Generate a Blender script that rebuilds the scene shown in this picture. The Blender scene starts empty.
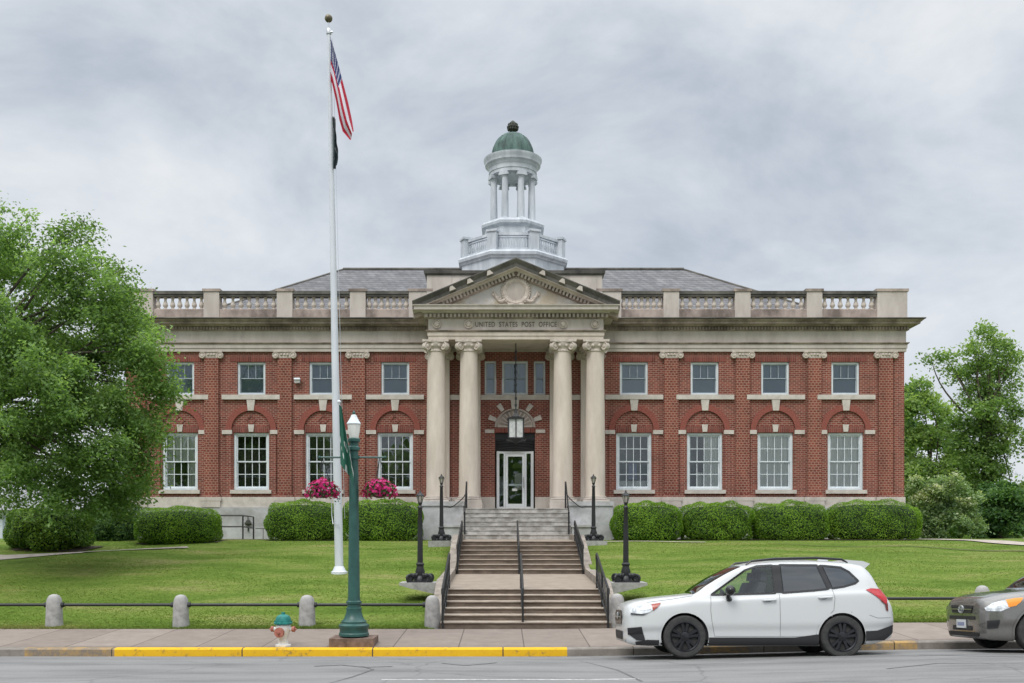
import bpy, bmesh, math, random
import numpy as np
from mathutils import Vector, Matrix
from mathutils.bvhtree import BVHTree
from mathutils.geometry import delaunay_2d_cdt
random.seed(7); RNG = np.random.default_rng(11)
sc = bpy.context.scene
COL = sc.collection
PI = math.pi
X0 = 0.49            # the building's axis of symmetry
FY = 40.5            # plane of the brick facade
EYE = 2.03

# ------------------------------------------------------------------ materials
def newmat(name):
    m = bpy.data.materials.new(name); m.use_nodes = True
    nt = m.node_tree; b = nt.nodes['Principled BSDF']
    return m, nt, b
def node(nt, t, **kw):
    n = nt.nodes.new(t)
    for k, v in kw.items():
        if k in n.inputs: n.inputs[k].default_value = v
        else: setattr(n, k, v)
    return n
def L(nt, a, ao, b, bi): nt.links.new(a.outputs[ao], b.inputs[bi])
def c4(c): return (c[0], c[1], c[2], 1)
def ramp(nt, stops):
    r = nt.nodes.new('ShaderNodeValToRGB'); e = r.color_ramp.elements
    while len(e) < len(stops): e.new(0.5)
    for i, (p, c) in enumerate(stops):
        e[i].position = p; e[i].color = c4(c) if len(c) == 3 else c
    return r
def coords(nt, scale=(1, 1, 1), rot=(0, 0, 0)):
    t = nt.nodes.new('ShaderNodeTexCoord'); m = nt.nodes.new('ShaderNodeMapping')
    m.inputs['Scale'].default_value = scale; m.inputs['Rotation'].default_value = rot
    L(nt, t, 'Object', m, 'Vector'); return m
def noisy(name, c1, c2, scale=4, rough=0.7, stretch=(1, 1, 1), bump=0.0, detail=8, lo=0.35, hi=0.65, spec=0.3, metal=0.0, c3=None, scale3=0.6, lo3=.5, hi3=.7):
    m, nt, b = newmat(name)
    mp = coords(nt, stretch)
    n = node(nt, 'ShaderNodeTexNoise', Scale=scale, Detail=detail, Roughness=0.65)
    L(nt, mp, 'Vector', n, 'Vector')
    r = ramp(nt, [(lo, c1), (hi, c2)]); L(nt, n, 'Fac', r, 'Fac')
    out = (r, 'Color')
    if c3 is not None:
        n3 = node(nt, 'ShaderNodeTexNoise', Scale=scale3, Detail=6, Roughness=0.7); L(nt, mp, 'Vector', n3, 'Vector')
        r3 = ramp(nt, [(lo3, (0, 0, 0)), (hi3, (1, 1, 1))]); L(nt, n3, 'Fac', r3, 'Fac')
        mx = nt.nodes.new('ShaderNodeMixRGB'); L(nt, r3, 'Color', mx, 'Fac'); L(nt, r, 'Color', mx, 'Color1'); mx.inputs['Color2'].default_value = c4(c3)
        out = (mx, 'Color')
    L(nt, out[0], out[1], b, 'Base Color')
    b.inputs['Roughness'].default_value = rough; b.inputs['Specular IOR Level'].default_value = spec; b.inputs['Metallic'].default_value = metal
    if bump:
        bp = node(nt, 'ShaderNodeBump', Strength=bump, Distance=0.02); L(nt, n, 'Fac', bp, 'Height'); L(nt, bp, 'Normal', b, 'Normal')
    return m
def brick(name, w, h, mortar, c1, c2, cm, dirt=0.25, offset=0.5):
    m, nt, b = newmat(name)
    t = nt.nodes.new('ShaderNodeTexCoord'); s = nt.nodes.new('ShaderNodeSeparateXYZ'); L(nt, t, 'Object', s, 'Vector')
    ad = node(nt, 'ShaderNodeMath', operation='ADD'); L(nt, s, 'X', ad, 0); L(nt, s, 'Y', ad, 1)
    cb = nt.nodes.new('ShaderNodeCombineXYZ'); L(nt, ad, 'Value', cb, 'X'); L(nt, s, 'Z', cb, 'Y')
    bt = nt.nodes.new('ShaderNodeTexBrick'); L(nt, cb, 'Vector', bt, 'Vector')
    bt.offset = offset
    for k, v in dict(Scale=1.0, Color1=c4(c1), Color2=c4(c2), Mortar=c4(cm)).items(): bt.inputs[k].default_value = v
    bt.inputs['Mortar Size'].default_value = mortar; bt.inputs['Brick Width'].default_value = w; bt.inputs['Row Height'].default_value = h
    bt.inputs['Bias'].default_value = -0.1
    n = node(nt, 'ShaderNodeTexNoise', Scale=0.7, Detail=9, Roughness=0.7); L(nt, t, 'Object', n, 'Vector')
    r = ramp(nt, [(0.3, (1 - dirt,) * 3), (0.7, (1, 1, 1))]); L(nt, n, 'Fac', r, 'Fac')
    ms = nt.nodes.new('ShaderNodeMapping'); ms.inputs['Scale'].default_value = (2.2, 2.2, .22); L(nt, t, 'Object', ms, 'Vector')
    n2 = node(nt, 'ShaderNodeTexNoise', Scale=1.3, Detail=7, Roughness=0.65); L(nt, ms, 'Vector', n2, 'Vector')
    r2 = ramp(nt, [(0.32, (1 - dirt * .9,) * 3), (0.55, (1, 1, 1)), (.75, (1.12, 1.08, 1.05))]); L(nt, n2, 'Fac', r2, 'Fac')
    m2 = nt.nodes.new('ShaderNodeMixRGB'); m2.blend_type = 'MULTIPLY'; m2.inputs['Fac'].default_value = 1; L(nt, r, 'Color', m2, 'Color1'); L(nt, r2, 'Color', m2, 'Color2')
    mx = nt.nodes.new('ShaderNodeMixRGB'); mx.blend_type = 'MULTIPLY'; mx.inputs['Fac'].default_value = 1
    L(nt, bt, 'Color', mx, 'Color1'); L(nt, m2, 'Color', mx, 'Color2'); L(nt, mx, 'Color', b, 'Base Color')
    b.inputs['Roughness'].default_value = 0.88; b.inputs['Specular IOR Level'].default_value = 0.2
    bp = node(nt, 'ShaderNodeBump', Strength=0.35, Distance=0.01); bp.invert = True; L(nt, bt, 'Fac', bp, 'Height'); L(nt, bp, 'Normal', b, 'Normal')
    return m
def plain(name, c, rough=0.5, metal=0.0, spec=0.5, coat=0.0, emit=None):
    m, nt, b = newmat(name)
    b.inputs['Base Color'].default_value = c4(c); b.inputs['Roughness'].default_value = rough; b.inputs['Metallic'].default_value = metal
    b.inputs['Specular IOR Level'].default_value = spec; b.inputs['Coat Weight'].default_value = coat
    return m
def glass(name, tint, refl=(0.9, 0.95, 1.0), boost=1.0, wav=0.0):
    m, nt, b = newmat(name); nt.nodes.remove(b)
    out = [n for n in nt.nodes if n.type == 'OUTPUT_MATERIAL'][0]
    tr = nt.nodes.new('ShaderNodeBsdfTransparent'); tr.inputs['Color'].default_value = c4(tint)
    gl = nt.nodes.new('ShaderNodeBsdfGlossy'); gl.inputs['Color'].default_value = c4(refl); gl.inputs['Roughness'].default_value = 0.0
    fr = node(nt, 'ShaderNodeFresnel', IOR=1.5)
    mu = node(nt, 'ShaderNodeMath', operation='MULTIPLY'); mu.inputs[1].default_value = boost; mu.use_clamp = True
    L(nt, fr, 'Fac', mu, 0)
    if wav:
        t = nt.nodes.new('ShaderNodeTexCoord'); n = node(nt, 'ShaderNodeTexNoise', Scale=1.6, Detail=1); L(nt, t, 'Object', n, 'Vector')
        bp = node(nt, 'ShaderNodeBump', Strength=wav, Distance=0.05); L(nt, n, 'Fac', bp, 'Height'); L(nt, bp, 'Normal', gl, 'Normal')
    mx = nt.nodes.new('ShaderNodeMixShader'); L(nt, mu, 'Value', mx, 'Fac'); L(nt, tr, 'BSDF', mx, 1); L(nt, gl, 'BSDF', mx, 2); L(nt, mx, 'Shader', out, 'Surface')
    return m
def leafmat(name, stops, trans=0.35, rough=0.55):
    m, nt, b = newmat(name)
    out = [n for n in nt.nodes if n.type == 'OUTPUT_MATERIAL'][0]
    a = nt.nodes.new('ShaderNodeAttribute'); a.attribute_name = 'tint'
    r = ramp(nt, stops); L(nt, a, 'Fac', r, 'Fac'); L(nt, r, 'Color', b, 'Base Color')
    b.inputs['Roughness'].default_value = rough; b.inputs['Specular IOR Level'].default_value = 0.25
    tl = nt.nodes.new('ShaderNodeBsdfTranslucent')
    mxc = nt.nodes.new('ShaderNodeMixRGB'); mxc.blend_type = 'MULTIPLY'; mxc.inputs['Fac'].default_value = 1; mxc.inputs['Color2'].default_value = (1.25, 1.3, 0.6, 1)
    L(nt, r, 'Color', mxc, 'Color1'); L(nt, mxc, 'Color', tl, 'Color')
    mx = nt.nodes.new('ShaderNodeMixShader'); mx.inputs['Fac'].default_value = trans
    L(nt, b, 'BSDF', mx, 1); L(nt, tl, 'BSDF', mx, 2); L(nt, mx, 'Shader', out, 'Surface')
    return m

M = {}
BR1, BR2 = (0.30, 0.080, 0.058), (0.165, 0.044, 0.036)
M['brick'] = brick('brick', 0.20, 0.078, 0.0125, BR1, BR2, (0.40, 0.255, 0.20))
M['brick_diaper'] = brick('brick_diaper', 0.145, 0.10, 0.0150, (0.285, 0.078, 0.056), (0.175, 0.048, 0.039), (0.40, 0.235, 0.175), offset=0.5)
M['brick_soldier'] = brick('brick_soldier', 0.075, 0.24, 0.010, (0.29, 0.078, 0.058), BR2, (0.29, 0.17, 0.14), offset=0)
M['brick_arch'] = noisy('brick_arch', (0.16, 0.045, 0.037), (0.36, 0.12, 0.09), scale=26, rough=.88)
M['limestone'] = noisy('limestone', (0.46, 0.41, 0.368), (0.605, 0.55, 0.50), scale=1.6, stretch=(1, 1, .35), rough=.85, bump=.08, c3=(0.32, 0.28, 0.245), scale3=1.3, lo3=.55, hi3=.8)
M['limestone_clean'] = noisy('limestone_clean', (0.54, 0.47, 0.405), (0.68, 0.60, 0.525), scale=2.2, stretch=(1, 1, .25), rough=.85, bump=.06)
M['limestone_sill'] = noisy('limestone_sill', (0.48, 0.435, 0.39), (0.635, 0.585, 0.53), scale=3, rough=.85)
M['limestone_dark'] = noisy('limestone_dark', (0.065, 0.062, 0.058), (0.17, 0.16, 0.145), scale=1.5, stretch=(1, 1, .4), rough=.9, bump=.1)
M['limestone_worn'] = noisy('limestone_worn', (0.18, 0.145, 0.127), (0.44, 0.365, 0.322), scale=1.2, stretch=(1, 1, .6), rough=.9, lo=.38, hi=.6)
M['ornament'] = noisy('ornament', (0.47, 0.41, 0.355), (0.68, 0.61, 0.545), scale=9, rough=.85)
M['granite'] = noisy('granite', (0.36, 0.36, 0.36), (0.54, 0.54, 0.55), scale=2.0, rough=.8, c3=(0.30, 0.285, 0.26), scale3=.9, lo3=.52, hi3=.75)
M['granite_step'] = noisy('granite_step', (0.26, 0.245, 0.225), (0.50, 0.48, 0.455), scale=3.4, stretch=(.8, 1, 1), rough=.85, lo=.4, hi=.62)
M['concrete_grey'] = noisy('concrete_grey', (0.26, 0.255, 0.245), (0.42, 0.41, 0.40), scale=7, rough=.9, bump=.3)
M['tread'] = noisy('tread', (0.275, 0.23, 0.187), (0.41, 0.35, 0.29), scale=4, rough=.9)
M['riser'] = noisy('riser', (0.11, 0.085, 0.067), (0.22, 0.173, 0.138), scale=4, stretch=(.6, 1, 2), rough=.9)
M['cheek'] = noisy('cheek', (0.19, 0.165, 0.14), (0.36, 0.315, 0.27), scale=3, rough=.9)
M['white_paint'] = noisy('white_paint', (0.62, 0.68, 0.72), (0.76, 0.80, 0.82), scale=3, rough=.5)
M['white_cupola'] = noisy('white_cupola', (0.40, 0.43, 0.47), (0.62, 0.65, 0.695), scale=2.2, stretch=(1, 1, .25), rough=.6)
M['copper'] = noisy('copper', (0.05, 0.082, 0.075), (0.115, 0.185, 0.165), scale=3.6, stretch=(1, 1, .4), rough=.75, c3=(0.06, 0.06, 0.05), scale3=2.5, lo3=.55, hi3=.8)
M['finial'] = noisy('finial', (0.04, 0.045, 0.04), (0.085, 0.085, 0.072), scale=12, rough=.8)
M['slate'] = brick('slate', 0.3, 0.16, 0.012, (0.235, 0.235, 0.245), (0.165, 0.165, 0.175), (0.11, 0.11, 0.115), dirt=.3)
M['glass'] = glass('window_glass', (0.965, 0.98, 0.975), boost=1.7, wav=.03)
M['glass_up'] = glass('window_glass_upper', (0.87, 0.91, 0.93), boost=1.3, wav=.03)
M['room'] = noisy('room_dark', (0.12, 0.13, 0.11), (0.26, 0.26, 0.21), scale=1.2, rough=.9)
M['curtain'] = noisy('curtain_cloth', (0.82, 0.82, 0.79), (0.90, 0.90, 0.87), scale=5, stretch=(4, 4, .15), rough=.9)
M['blind'] = plain('blind_cloth', (0.30, 0.345, 0.40), .8)
M['poster'] = plain('poster_blue', (0.22, 0.24, 0.42), .6)
M['black_metal'] = plain('black_metal', (0.016, 0.017, 0.019), .45, 0.0, .5)
M['black_frame'] = plain('black_frame', (0.012, 0.012, 0.014), .4)
M['silver'] = plain('brushed_metal', (0.6, 0.62, 0.64), .35, .9)
M['alu'] = plain('pale_aluminium', (0.80, 0.83, 0.85), .45, .0)
M['letter'] = plain('letter_cut_shade', (0.17, 0.145, 0.12), .9)
M['lamp_glass'] = plain('frosted_glass', (0.78, 0.78, 0.74), .35)
M['lamp_pane'] = plain('smoky_lamp_pane', (0.42, 0.40, 0.36), .2)
M['lantern_glass'] = noisy('lantern_glass', (0.45, 0.46, 0.46), (0.72, 0.73, 0.72), scale=6, rough=.25)
M['green_paint'] = noisy('green_paint', (0.016, 0.066, 0.058), (0.028, 0.10, 0.087), scale=5, rough=.4, spec=.5)
M['rust_stone'] = noisy('rust_concrete', (0.10, 0.065, 0.05), (0.24, 0.17, 0.14), scale=6, rough=.95)
M['banner_green'] = noisy('banner_green', (0.012, 0.10, 0.065), (0.03, 0.17, 0.11), scale=4, rough=.8)
M['banner_white'] = plain('banner_white', (0.7, 0.72, 0.7), .8)
M['hyd_white'] = noisy('hydrant_white', (0.55, 0.54, 0.52), (0.80, 0.80, 0.78), scale=9, rough=.5)
M['hyd_teal'] = noisy('hydrant_teal', (0.015, 0.14, 0.128), (0.035, 0.24, 0.215), scale=9, rough=.45)
M['hyd_red'] = noisy('hydrant_red', (0.30, 0.10, 0.075), (0.44, 0.18, 0.135), scale=12, rough=.6)
M['pole_white'] = noisy('pole_white', (0.54, 0.57, 0.62), (0.68, 0.71, 0.76), scale=2, stretch=(1, 1, .2), rough=.45)
M['gold'] = noisy('dull_gold', (0.10, 0.088, 0.06), (0.18, 0.155, 0.105), scale=9, rough=.4, metal=.5)
M['bark'] = noisy('bark', (0.055, 0.045, 0.035), (0.13, 0.11, 0.09), scale=9, stretch=(1, 1, .25), rough=.95, bump=.6)
M['soil'] = noisy('soil', (0.05, 0.038, 0.028), (0.10, 0.08, 0.06), scale=9, rough=.95)
M['dark_flag'] = noisy('dark_flag', (0.025, 0.045, 0.05), (0.05, 0.075, 0.08), scale=5, rough=.85)
M['pale_wall'] = noisy('pale_wall', (0.55, 0.60, 0.66), (0.66, 0.71, 0.76), scale=2, rough=.7)
M['grey_roof'] = noisy('grey_roof', (0.20, 0.20, 0.21), (0.30, 0.30, 0.31), scale=4, rough=.9)
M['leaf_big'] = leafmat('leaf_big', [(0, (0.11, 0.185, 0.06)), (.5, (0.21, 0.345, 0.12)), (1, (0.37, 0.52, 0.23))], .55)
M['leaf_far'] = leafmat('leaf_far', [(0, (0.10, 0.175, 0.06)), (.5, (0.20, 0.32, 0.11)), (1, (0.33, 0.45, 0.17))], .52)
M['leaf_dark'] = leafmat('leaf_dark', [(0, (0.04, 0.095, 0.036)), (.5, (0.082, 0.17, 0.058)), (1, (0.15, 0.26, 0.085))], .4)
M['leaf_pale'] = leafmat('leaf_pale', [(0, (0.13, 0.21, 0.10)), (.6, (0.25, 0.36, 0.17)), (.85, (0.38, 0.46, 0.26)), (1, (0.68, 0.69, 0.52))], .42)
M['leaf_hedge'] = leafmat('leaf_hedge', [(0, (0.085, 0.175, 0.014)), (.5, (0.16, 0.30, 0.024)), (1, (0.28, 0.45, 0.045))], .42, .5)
M['leaf_shrub'] = leafmat('leaf_shrub', [(0, (0.055, 0.12, 0.024)), (.5, (0.13, 0.25, 0.038)), (1, (0.30, 0.43, 0.06))], .42, .5)
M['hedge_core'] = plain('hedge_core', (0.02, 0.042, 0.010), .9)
M['petal'] = leafmat('petal', [(0, (0.30, 0.008, 0.075)), (.5, (0.52, 0.018, 0.16)), (1, (0.66, 0.05, 0.26))], .3)
M['basket_leaf'] = leafmat('basket_leaf', [(0, (0.03, 0.06, 0.02)), (1, (0.12, 0.18, 0.07))], .3)
M['blade'] = leafmat('grass_blade', [(0, (0.095, 0.155, 0.024)), (.5, (0.155, 0.225, 0.042)), (.85, (0.245, 0.27, 0.08)), (1, (0.36, 0.32, 0.16))], .3)

# ------------------------------------------------------------------ mesh helpers
class MB:
    def __init__(s): s.v = []; s.f = []; s.mi = []; s.cur = 0; s.x = None
    def add(s, vs, fs):
        n = len(s.v)
        if s.x is not None: vs = [s.x @ Vector(v) for v in vs]
        s.v += [tuple(v) for v in vs]
        for f in fs: s.f.append(tuple(i + n for i in f)); s.mi.append(s.cur)
        return s
    def box(s, x0, x1, y0, y1, z0, z1):
        return s.add([(x0, y0, z0), (x1, y0, z0), (x1, y1, z0), (x0, y1, z0), (x0, y0, z1), (x1, y0, z1), (x1, y1, z1), (x0, y1, z1)],
                     [(0, 3, 2, 1), (4, 5, 6, 7), (0, 1, 5, 4), (1, 2, 6, 5), (2, 3, 7, 6), (3, 0, 4, 7)])
    def cbox(s, cx, cy, cz, sx, sy, sz): return s.box(cx - sx / 2, cx + sx / 2, cy - sy / 2, cy + sy / 2, cz - sz / 2, cz + sz / 2)
    def prism(s, poly, axis, a, b):
        n = len(poly)
        def P(p, t):
            if axis == 'y': return (p[0], t, p[1])
            if axis == 'x': return (t, p[0], p[1])
            return (p[0], p[1], t)
        vs = [P(p, a) for p in poly] + [P(p, b) for p in poly]
        fs = [tuple(range(n)), tuple(range(2 * n - 1, n - 1, -1))] + [(i, i + n, (i + 1) % n + n, (i + 1) % n) for i in range(n)]
        return s.add(vs, fs)
    def lathe(s, prof, c=(0, 0, 0), n=20, phase=0.0, axis='z', cap=True):
        vs = []; k = len(prof)
        for r, h in prof:
            for i in range(n):
                a = 2 * PI * i / n + phase
                x, y = r * math.cos(a), r * math.sin(a)
                p = (x, y, h) if axis == 'z' else ((x, h, y) if axis == 'y' else (h, x, y))
                vs.append((c[0] + p[0], c[1] + p[1], c[2] + p[2]))
        fs = []
        for j in range(k - 1):
            for i in range(n):
                a, b = j * n + i, j * n + (i + 1) % n
                fs.append((a, b, b + n, a + n))
        if cap and prof[0][0] > 1e-3: fs.append(tuple(range(n - 1, -1, -1)))
        if cap and prof[-1][0] > 1e-3: fs.append(tuple((k - 1) * n + i for i in range(n)))
        return s.add(vs, fs)
    def tube(s, pts, r, n=8, cap=True):
        pts = [Vector(p) for p in pts]; k = len(pts)
        rs = r if isinstance(r, (list, tuple)) else [r] * k
        vs = []; up = None
        for i, p in enumerate(pts):
            t = (pts[min(i + 1, k - 1)] - pts[max(i - 1, 0)])
            t = t.normalized() if t.length > 1e-9 else Vector((0, 0, 1))
            if up is None:
                ref = Vector((0, 0, 1)) if abs(t.z) < .9 else Vector((1, 0, 0))
                up = (ref - t * ref.dot(t)).normalized()
            else:
                up = up - t * up.dot(t)
                up = up.normalized() if up.length > 1e-6 else t.orthogonal().normalized()
            sd = t.cross(up)
            for j in range(n):
                a = 2 * PI * j / n
                vs.append(p + (up * math.cos(a) + sd * math.sin(a)) * rs[i])
        fs = [(i * n + j, i * n + (j + 1) % n, (i + 1) * n + (j + 1) % n, (i + 1) * n + j) for i in range(k - 1) for j in range(n)]
        if cap: fs += [tuple(range(n - 1, -1, -1)), tuple((k - 1) * n + j for j in range(n))]
        return s.add(vs, fs)
    def mold(s, path, prof, closed=False):
        """sweep a closed (outward, z) profile along a plan polyline; outward is on the right of travel"""
        n = len(path); m = len(prof); vs = []
        P = [Vector((p[0], p[1])) for p in path]
        for i in range(n):
            def nrm(a, b):
                d = (P[b] - P[a]).normalized(); return Vector((d.y, -d.x))
            if closed: n1, n2 = nrm(i - 1, i), nrm(i, (i + 1) % n)
            elif i == 0: n1 = n2 = nrm(0, 1)
            elif i == n - 1: n1 = n2 = nrm(n - 2, n - 1)
            else: n1, n2 = nrm(i - 1, i), nrm(i, i + 1)
            bis = (n1 + n2); bis = bis / max(bis.dot(n1), 1e-6) if bis.length > 1e-6 else n1
            for o, z in prof: vs.append((P[i].x + bis.x * o, P[i].y + bis.y * o, z))
        fs = []
        for i in range(n if closed else n - 1):
            for j in range(m):
                a, b = i * m + j, i * m + (j + 1) % m
                c, d = ((i + 1) % n) * m + (j + 1) % m, ((i + 1) % n) * m + j
                fs.append((a, b, c, d))
        if not closed: fs += [tuple(range(m)), tuple((n - 1) * m + j for j in range(m - 1, -1, -1))]
        return s.add(vs, fs)
    def sphere(s, c, r, n=16, k=10, sz=1.0):
        return s.lathe([(max(r * math.sin(PI * i / k), 1e-4), -r * sz * math.cos(PI * i / k)) for i in range(k + 1)], c, n)
    def build(s, name, mat, parent=None, smooth=True, angle=0.6, recalc=True):
        me = bpy.data.meshes.new(name)
        me.from_pydata(s.v, [], s.f)
        mats = mat if isinstance(mat, (list, tuple)) else [mat]
        for q in mats: me.materials.append(M[q] if isinstance(q, str) else q)
        bm = bmesh.new(); bm.from_mesh(me)
        for i, f in enumerate(bm.faces):
            f.material_index = s.mi[i] if i < len(s.mi) else 0; f.smooth = smooth
        if recalc: bmesh.ops.recalc_face_normals(bm, faces=bm.faces)
        if smooth:
            for e in bm.edges:
                if len(e.link_faces) == 2 and e.calc_face_angle(0) > angle: e.smooth = False
        bm.to_mesh(me); bm.free()
        o = bpy.data.objects.new(name, me); COL.objects.link(o)
        if parent is not None: o.parent = parent
        return o

def tag(o, label=None, cat=None, group=None, kind=None):
    if label: o['label'] = label
    if cat: o['category'] = cat
    if group: o['group'] = group
    if kind: o['kind'] = kind
    return o
def thing(name, label, cat, loc=(0, 0, 0), rz=0, group=None):
    o = bpy.data.objects.new(name, None); COL.objects.link(o); o.empty_display_size = .2
    o.location = loc; o.rotation_euler = (0, 0, rz)
    return tag(o, label, cat, group)
def dup(src, parent=None):
    c = src.copy(); COL.objects.link(c)
    if parent is not None: c.parent = parent
    for ch in list(src.children): dup(ch, c)
    return c
def dup_at(src, loc, label, rz=None):
    c = dup(src); c.location = loc; c['label'] = label
    if rz is not None: c.rotation_euler = (0, 0, rz)
    return c
def raw_mesh(name, verts, nper, mat, parent=None, tint=None, smooth=False):
    """numpy polygons: verts (N, nper, 3)"""
    N = verts.shape[0]; me = bpy.data.meshes.new(name)
    me.vertices.add(N * nper); me.vertices.foreach_set('co', verts.reshape(-1).astype(np.float32))
    me.loops.add(N * nper); me.loops.foreach_set('vertex_index', np.arange(N * nper, dtype=np.int32))
    me.polygons.add(N); me.polygons.foreach_set('loop_start', np.arange(0, N * nper, nper, dtype=np.int32))
    try: me.polygons.foreach_set('loop_total', np.full(N, nper, dtype=np.int32))
    except Exception: pass
    if tint is not None:
        a = me.attributes.new('tint', 'FLOAT', 'POINT'); a.data.foreach_set('value', np.repeat(tint, nper).astype(np.float32))
    me.update(calc_edges=True); me.validate()
    for q in (mat if isinstance(mat, (list, tuple)) else [mat]): me.materials.append(M[q])
    o = bpy.data.objects.new(name, me); COL.objects.link(o)
    if parent is not None: o.parent = parent
    return o
def unit(a): return a / np.maximum(np.linalg.norm(a, axis=-1, keepdims=True), 1e-9)
def leaf_quads(c, size, outward=None, droop=0.3, aspect=0.5):
    N = len(c)
    nrm = RNG.normal(size=(N, 3)); nrm[:, 2] = np.abs(nrm[:, 2]) + droop
    if outward is not None: nrm = nrm * .75 + outward * 1.1
    nrm = unit(nrm)
    t = RNG.normal(size=(N, 3)); t = unit(t - nrm * (t * nrm).sum(1, keepdims=True)); b = np.cross(nrm, t)
    s = size[:, None] if isinstance(size, np.ndarray) else size
    h = s * .5
    return np.stack([c - t * h, c + b * h * aspect + nrm * h * .12, c + t * h, c - b * h * aspect + nrm * h * .12], axis=1)

# ------------------------------------------------------------------ ground heights
PY = [21.6, 24.5, 27.6, 31.5, 35.0, 38.0, 60.0, 200.0]; PZ = [.05, .50, 1.05, 1.56, 1.92, 1.97, 2.0, 2.0]
def sstep(a, b, x): t = np.clip((x - a) / (b - a), 0, 1); return t * t * (3 - 2 * t)
def zoff(x): return .14 * sstep(0.5, 9.0, np.asarray(x, float))
def zg(x, y):
    x = np.asarray(x, float); y = np.asarray(y, float)
    z = np.interp(y, PY, PZ)
    z = z + zoff(x) * (1 - sstep(24, 36, y))
    z = z + (.035 * np.sin(x * .55 + y * .9) + .03 * np.sin(x * 1.3 - y * .7 + 1)) * sstep(22, 24, y) * (1 - sstep(33, 36, y))
    return z
def zroad(x, y):
    y = np.asarray(y, float)
    return np.interp(y, [-20, 8, 13.5, 16.7, 18.9], [-.05, .12, .06, -.035, -.20]) + zoff(x)
def zg1(x, y): return float(zg(x, y))
def sheet(name, xs, ys, zf, mat, parent=None):
    xs = np.asarray(xs); ys = np.asarray(ys); Xg, Yg = np.meshgrid(xs, ys); Zg = zf(Xg, Yg)
    v = np.stack([Xg, Yg, Zg], -1).reshape(-1, 3); nx = len(xs)
    f = [(j * nx + i, j * nx + i + 1, (j + 1) * nx + i + 1, (j + 1) * nx + i) for j in range(len(ys) - 1) for i in range(nx - 1)]
    mb = MB(); mb.add(v.tolist(), f); return mb.build(name, mat, parent, angle=3, recalc=False)
# ------------------------------------------------------------------ ground materials
def lawn_mat():
    m, nt, b = newmat('lawn'); mp = coords(nt); mq = coords(nt, (.30, 1.1, 0))
    n1 = node(nt, 'ShaderNodeTexNoise', Scale=.75, Detail=10, Roughness=.7); L(nt, mq, 'Vector', n1, 'Vector')
    n2 = node(nt, 'ShaderNodeTexNoise', Scale=7, Detail=6, Roughness=.75); L(nt, mp, 'Vector', n2, 'Vector')
    r1 = ramp(nt, [(.34, (0.078, 0.132, 0.019)), (.45, (0.118, 0.182, 0.032)), (.55, (0.162, 0.212, 0.048)), (.68, (0.265, 0.245, 0.105))]); L(nt, n1, 'Fac', r1, 'Fac')
    r2 = ramp(nt, [(.3, (.62, .66, .6)), (.7, (1.15, 1.15, 1.1))]); L(nt, n2, 'Fac', r2, 'Fac')
    mx = nt.nodes.new('ShaderNodeMixRGB'); mx.blend_type = 'MULTIPLY'; mx.inputs['Fac'].default_value = 1
    L(nt, r1, 'Color', mx, 'Color1'); L(nt, r2, 'Color', mx, 'Color2'); L(nt, mx, 'Color', b, 'Base Color')
    b.inputs['Roughness'].default_value = 1; b.inputs['Specular IOR Level'].default_value = .1
    bp = node(nt, 'ShaderNodeBump', Strength=.6, Distance=.05); L(nt, n2, 'Fac', bp, 'Height'); L(nt, bp, 'Normal', b, 'Normal')
    return m
M['lawn'] = lawn_mat()
def asphalt_mat():
    m, nt, b = newmat('asphalt'); mp = coords(nt)
    n1 = node(nt, 'ShaderNodeTexNoise', Scale=45, Detail=8, Roughness=.85); L(nt, mp, 'Vector', n1, 'Vector')
    r1 = ramp(nt, [(.3, (.165, .163, .161)), (.7, (.28, .277, .275))]); L(nt, n1, 'Fac', r1, 'Fac')
    ms = coords(nt, (.25, 1.3, 1)); n2 = node(nt, 'ShaderNodeTexNoise', Scale=1.2, Detail=8, Roughness=.65); L(nt, ms, 'Vector', n2, 'Vector')
    r2 = ramp(nt, [(.28, (.62, .62, .625)), (.5, (.95, .95, .95)), (.72, (1.14, 1.135, 1.13))]); L(nt, n2, 'Fac', r2, 'Fac')
    mx = nt.nodes.new('ShaderNodeMixRGB'); mx.blend_type = 'MULTIPLY'; mx.inputs['Fac'].default_value = 1
    L(nt, r1, 'Color', mx, 'Color1'); L(nt, r2, 'Color', mx, 'Color2')
    # cracks
    nd = node(nt, 'ShaderNodeTexNoise', Scale=1.4, Detail=6); L(nt, mp, 'Vector', nd, 'Vector')
    va = nt.nodes.new('ShaderNodeMixRGB'); va.inputs['Fac'].default_value = .35; L(nt, mp, 'Vector', va, 'Color1'); L(nt, nd, 'Color', va, 'Color2')
    vo = nt.nodes.new('ShaderNodeTexVoronoi'); vo.feature = 'DISTANCE_TO_EDGE'; vo.inputs['Scale'].default_value = .42; L(nt, va, 'Color', vo, 'Vector')
    rv = ramp(nt, [(.0, (.62, .62, .63)), (.010, (1, 1, 1))]); L(nt, vo, 'Distance', rv, 'Fac')
    mk = nt.nodes.new('ShaderNodeMixRGB'); mk.blend_type = 'MULTIPLY'; mk.inputs['Fac'].default_value = .6
    L(nt, mx, 'Color', mk, 'Color1'); L(nt, rv, 'Color', mk, 'Color2'); L(nt, mk, 'Color', b, 'Base Color')
    b.inputs['Roughness'].default_value = .92; b.inputs['Specular IOR Level'].default_value = .2
    bp = node(nt, 'ShaderNodeBump', Strength=.5, Distance=.006); L(nt, n1, 'Fac', bp, 'Height'); L(nt, bp, 'Normal', b, 'Normal')
    return m
M['asphalt'] = asphalt_mat()
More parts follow.
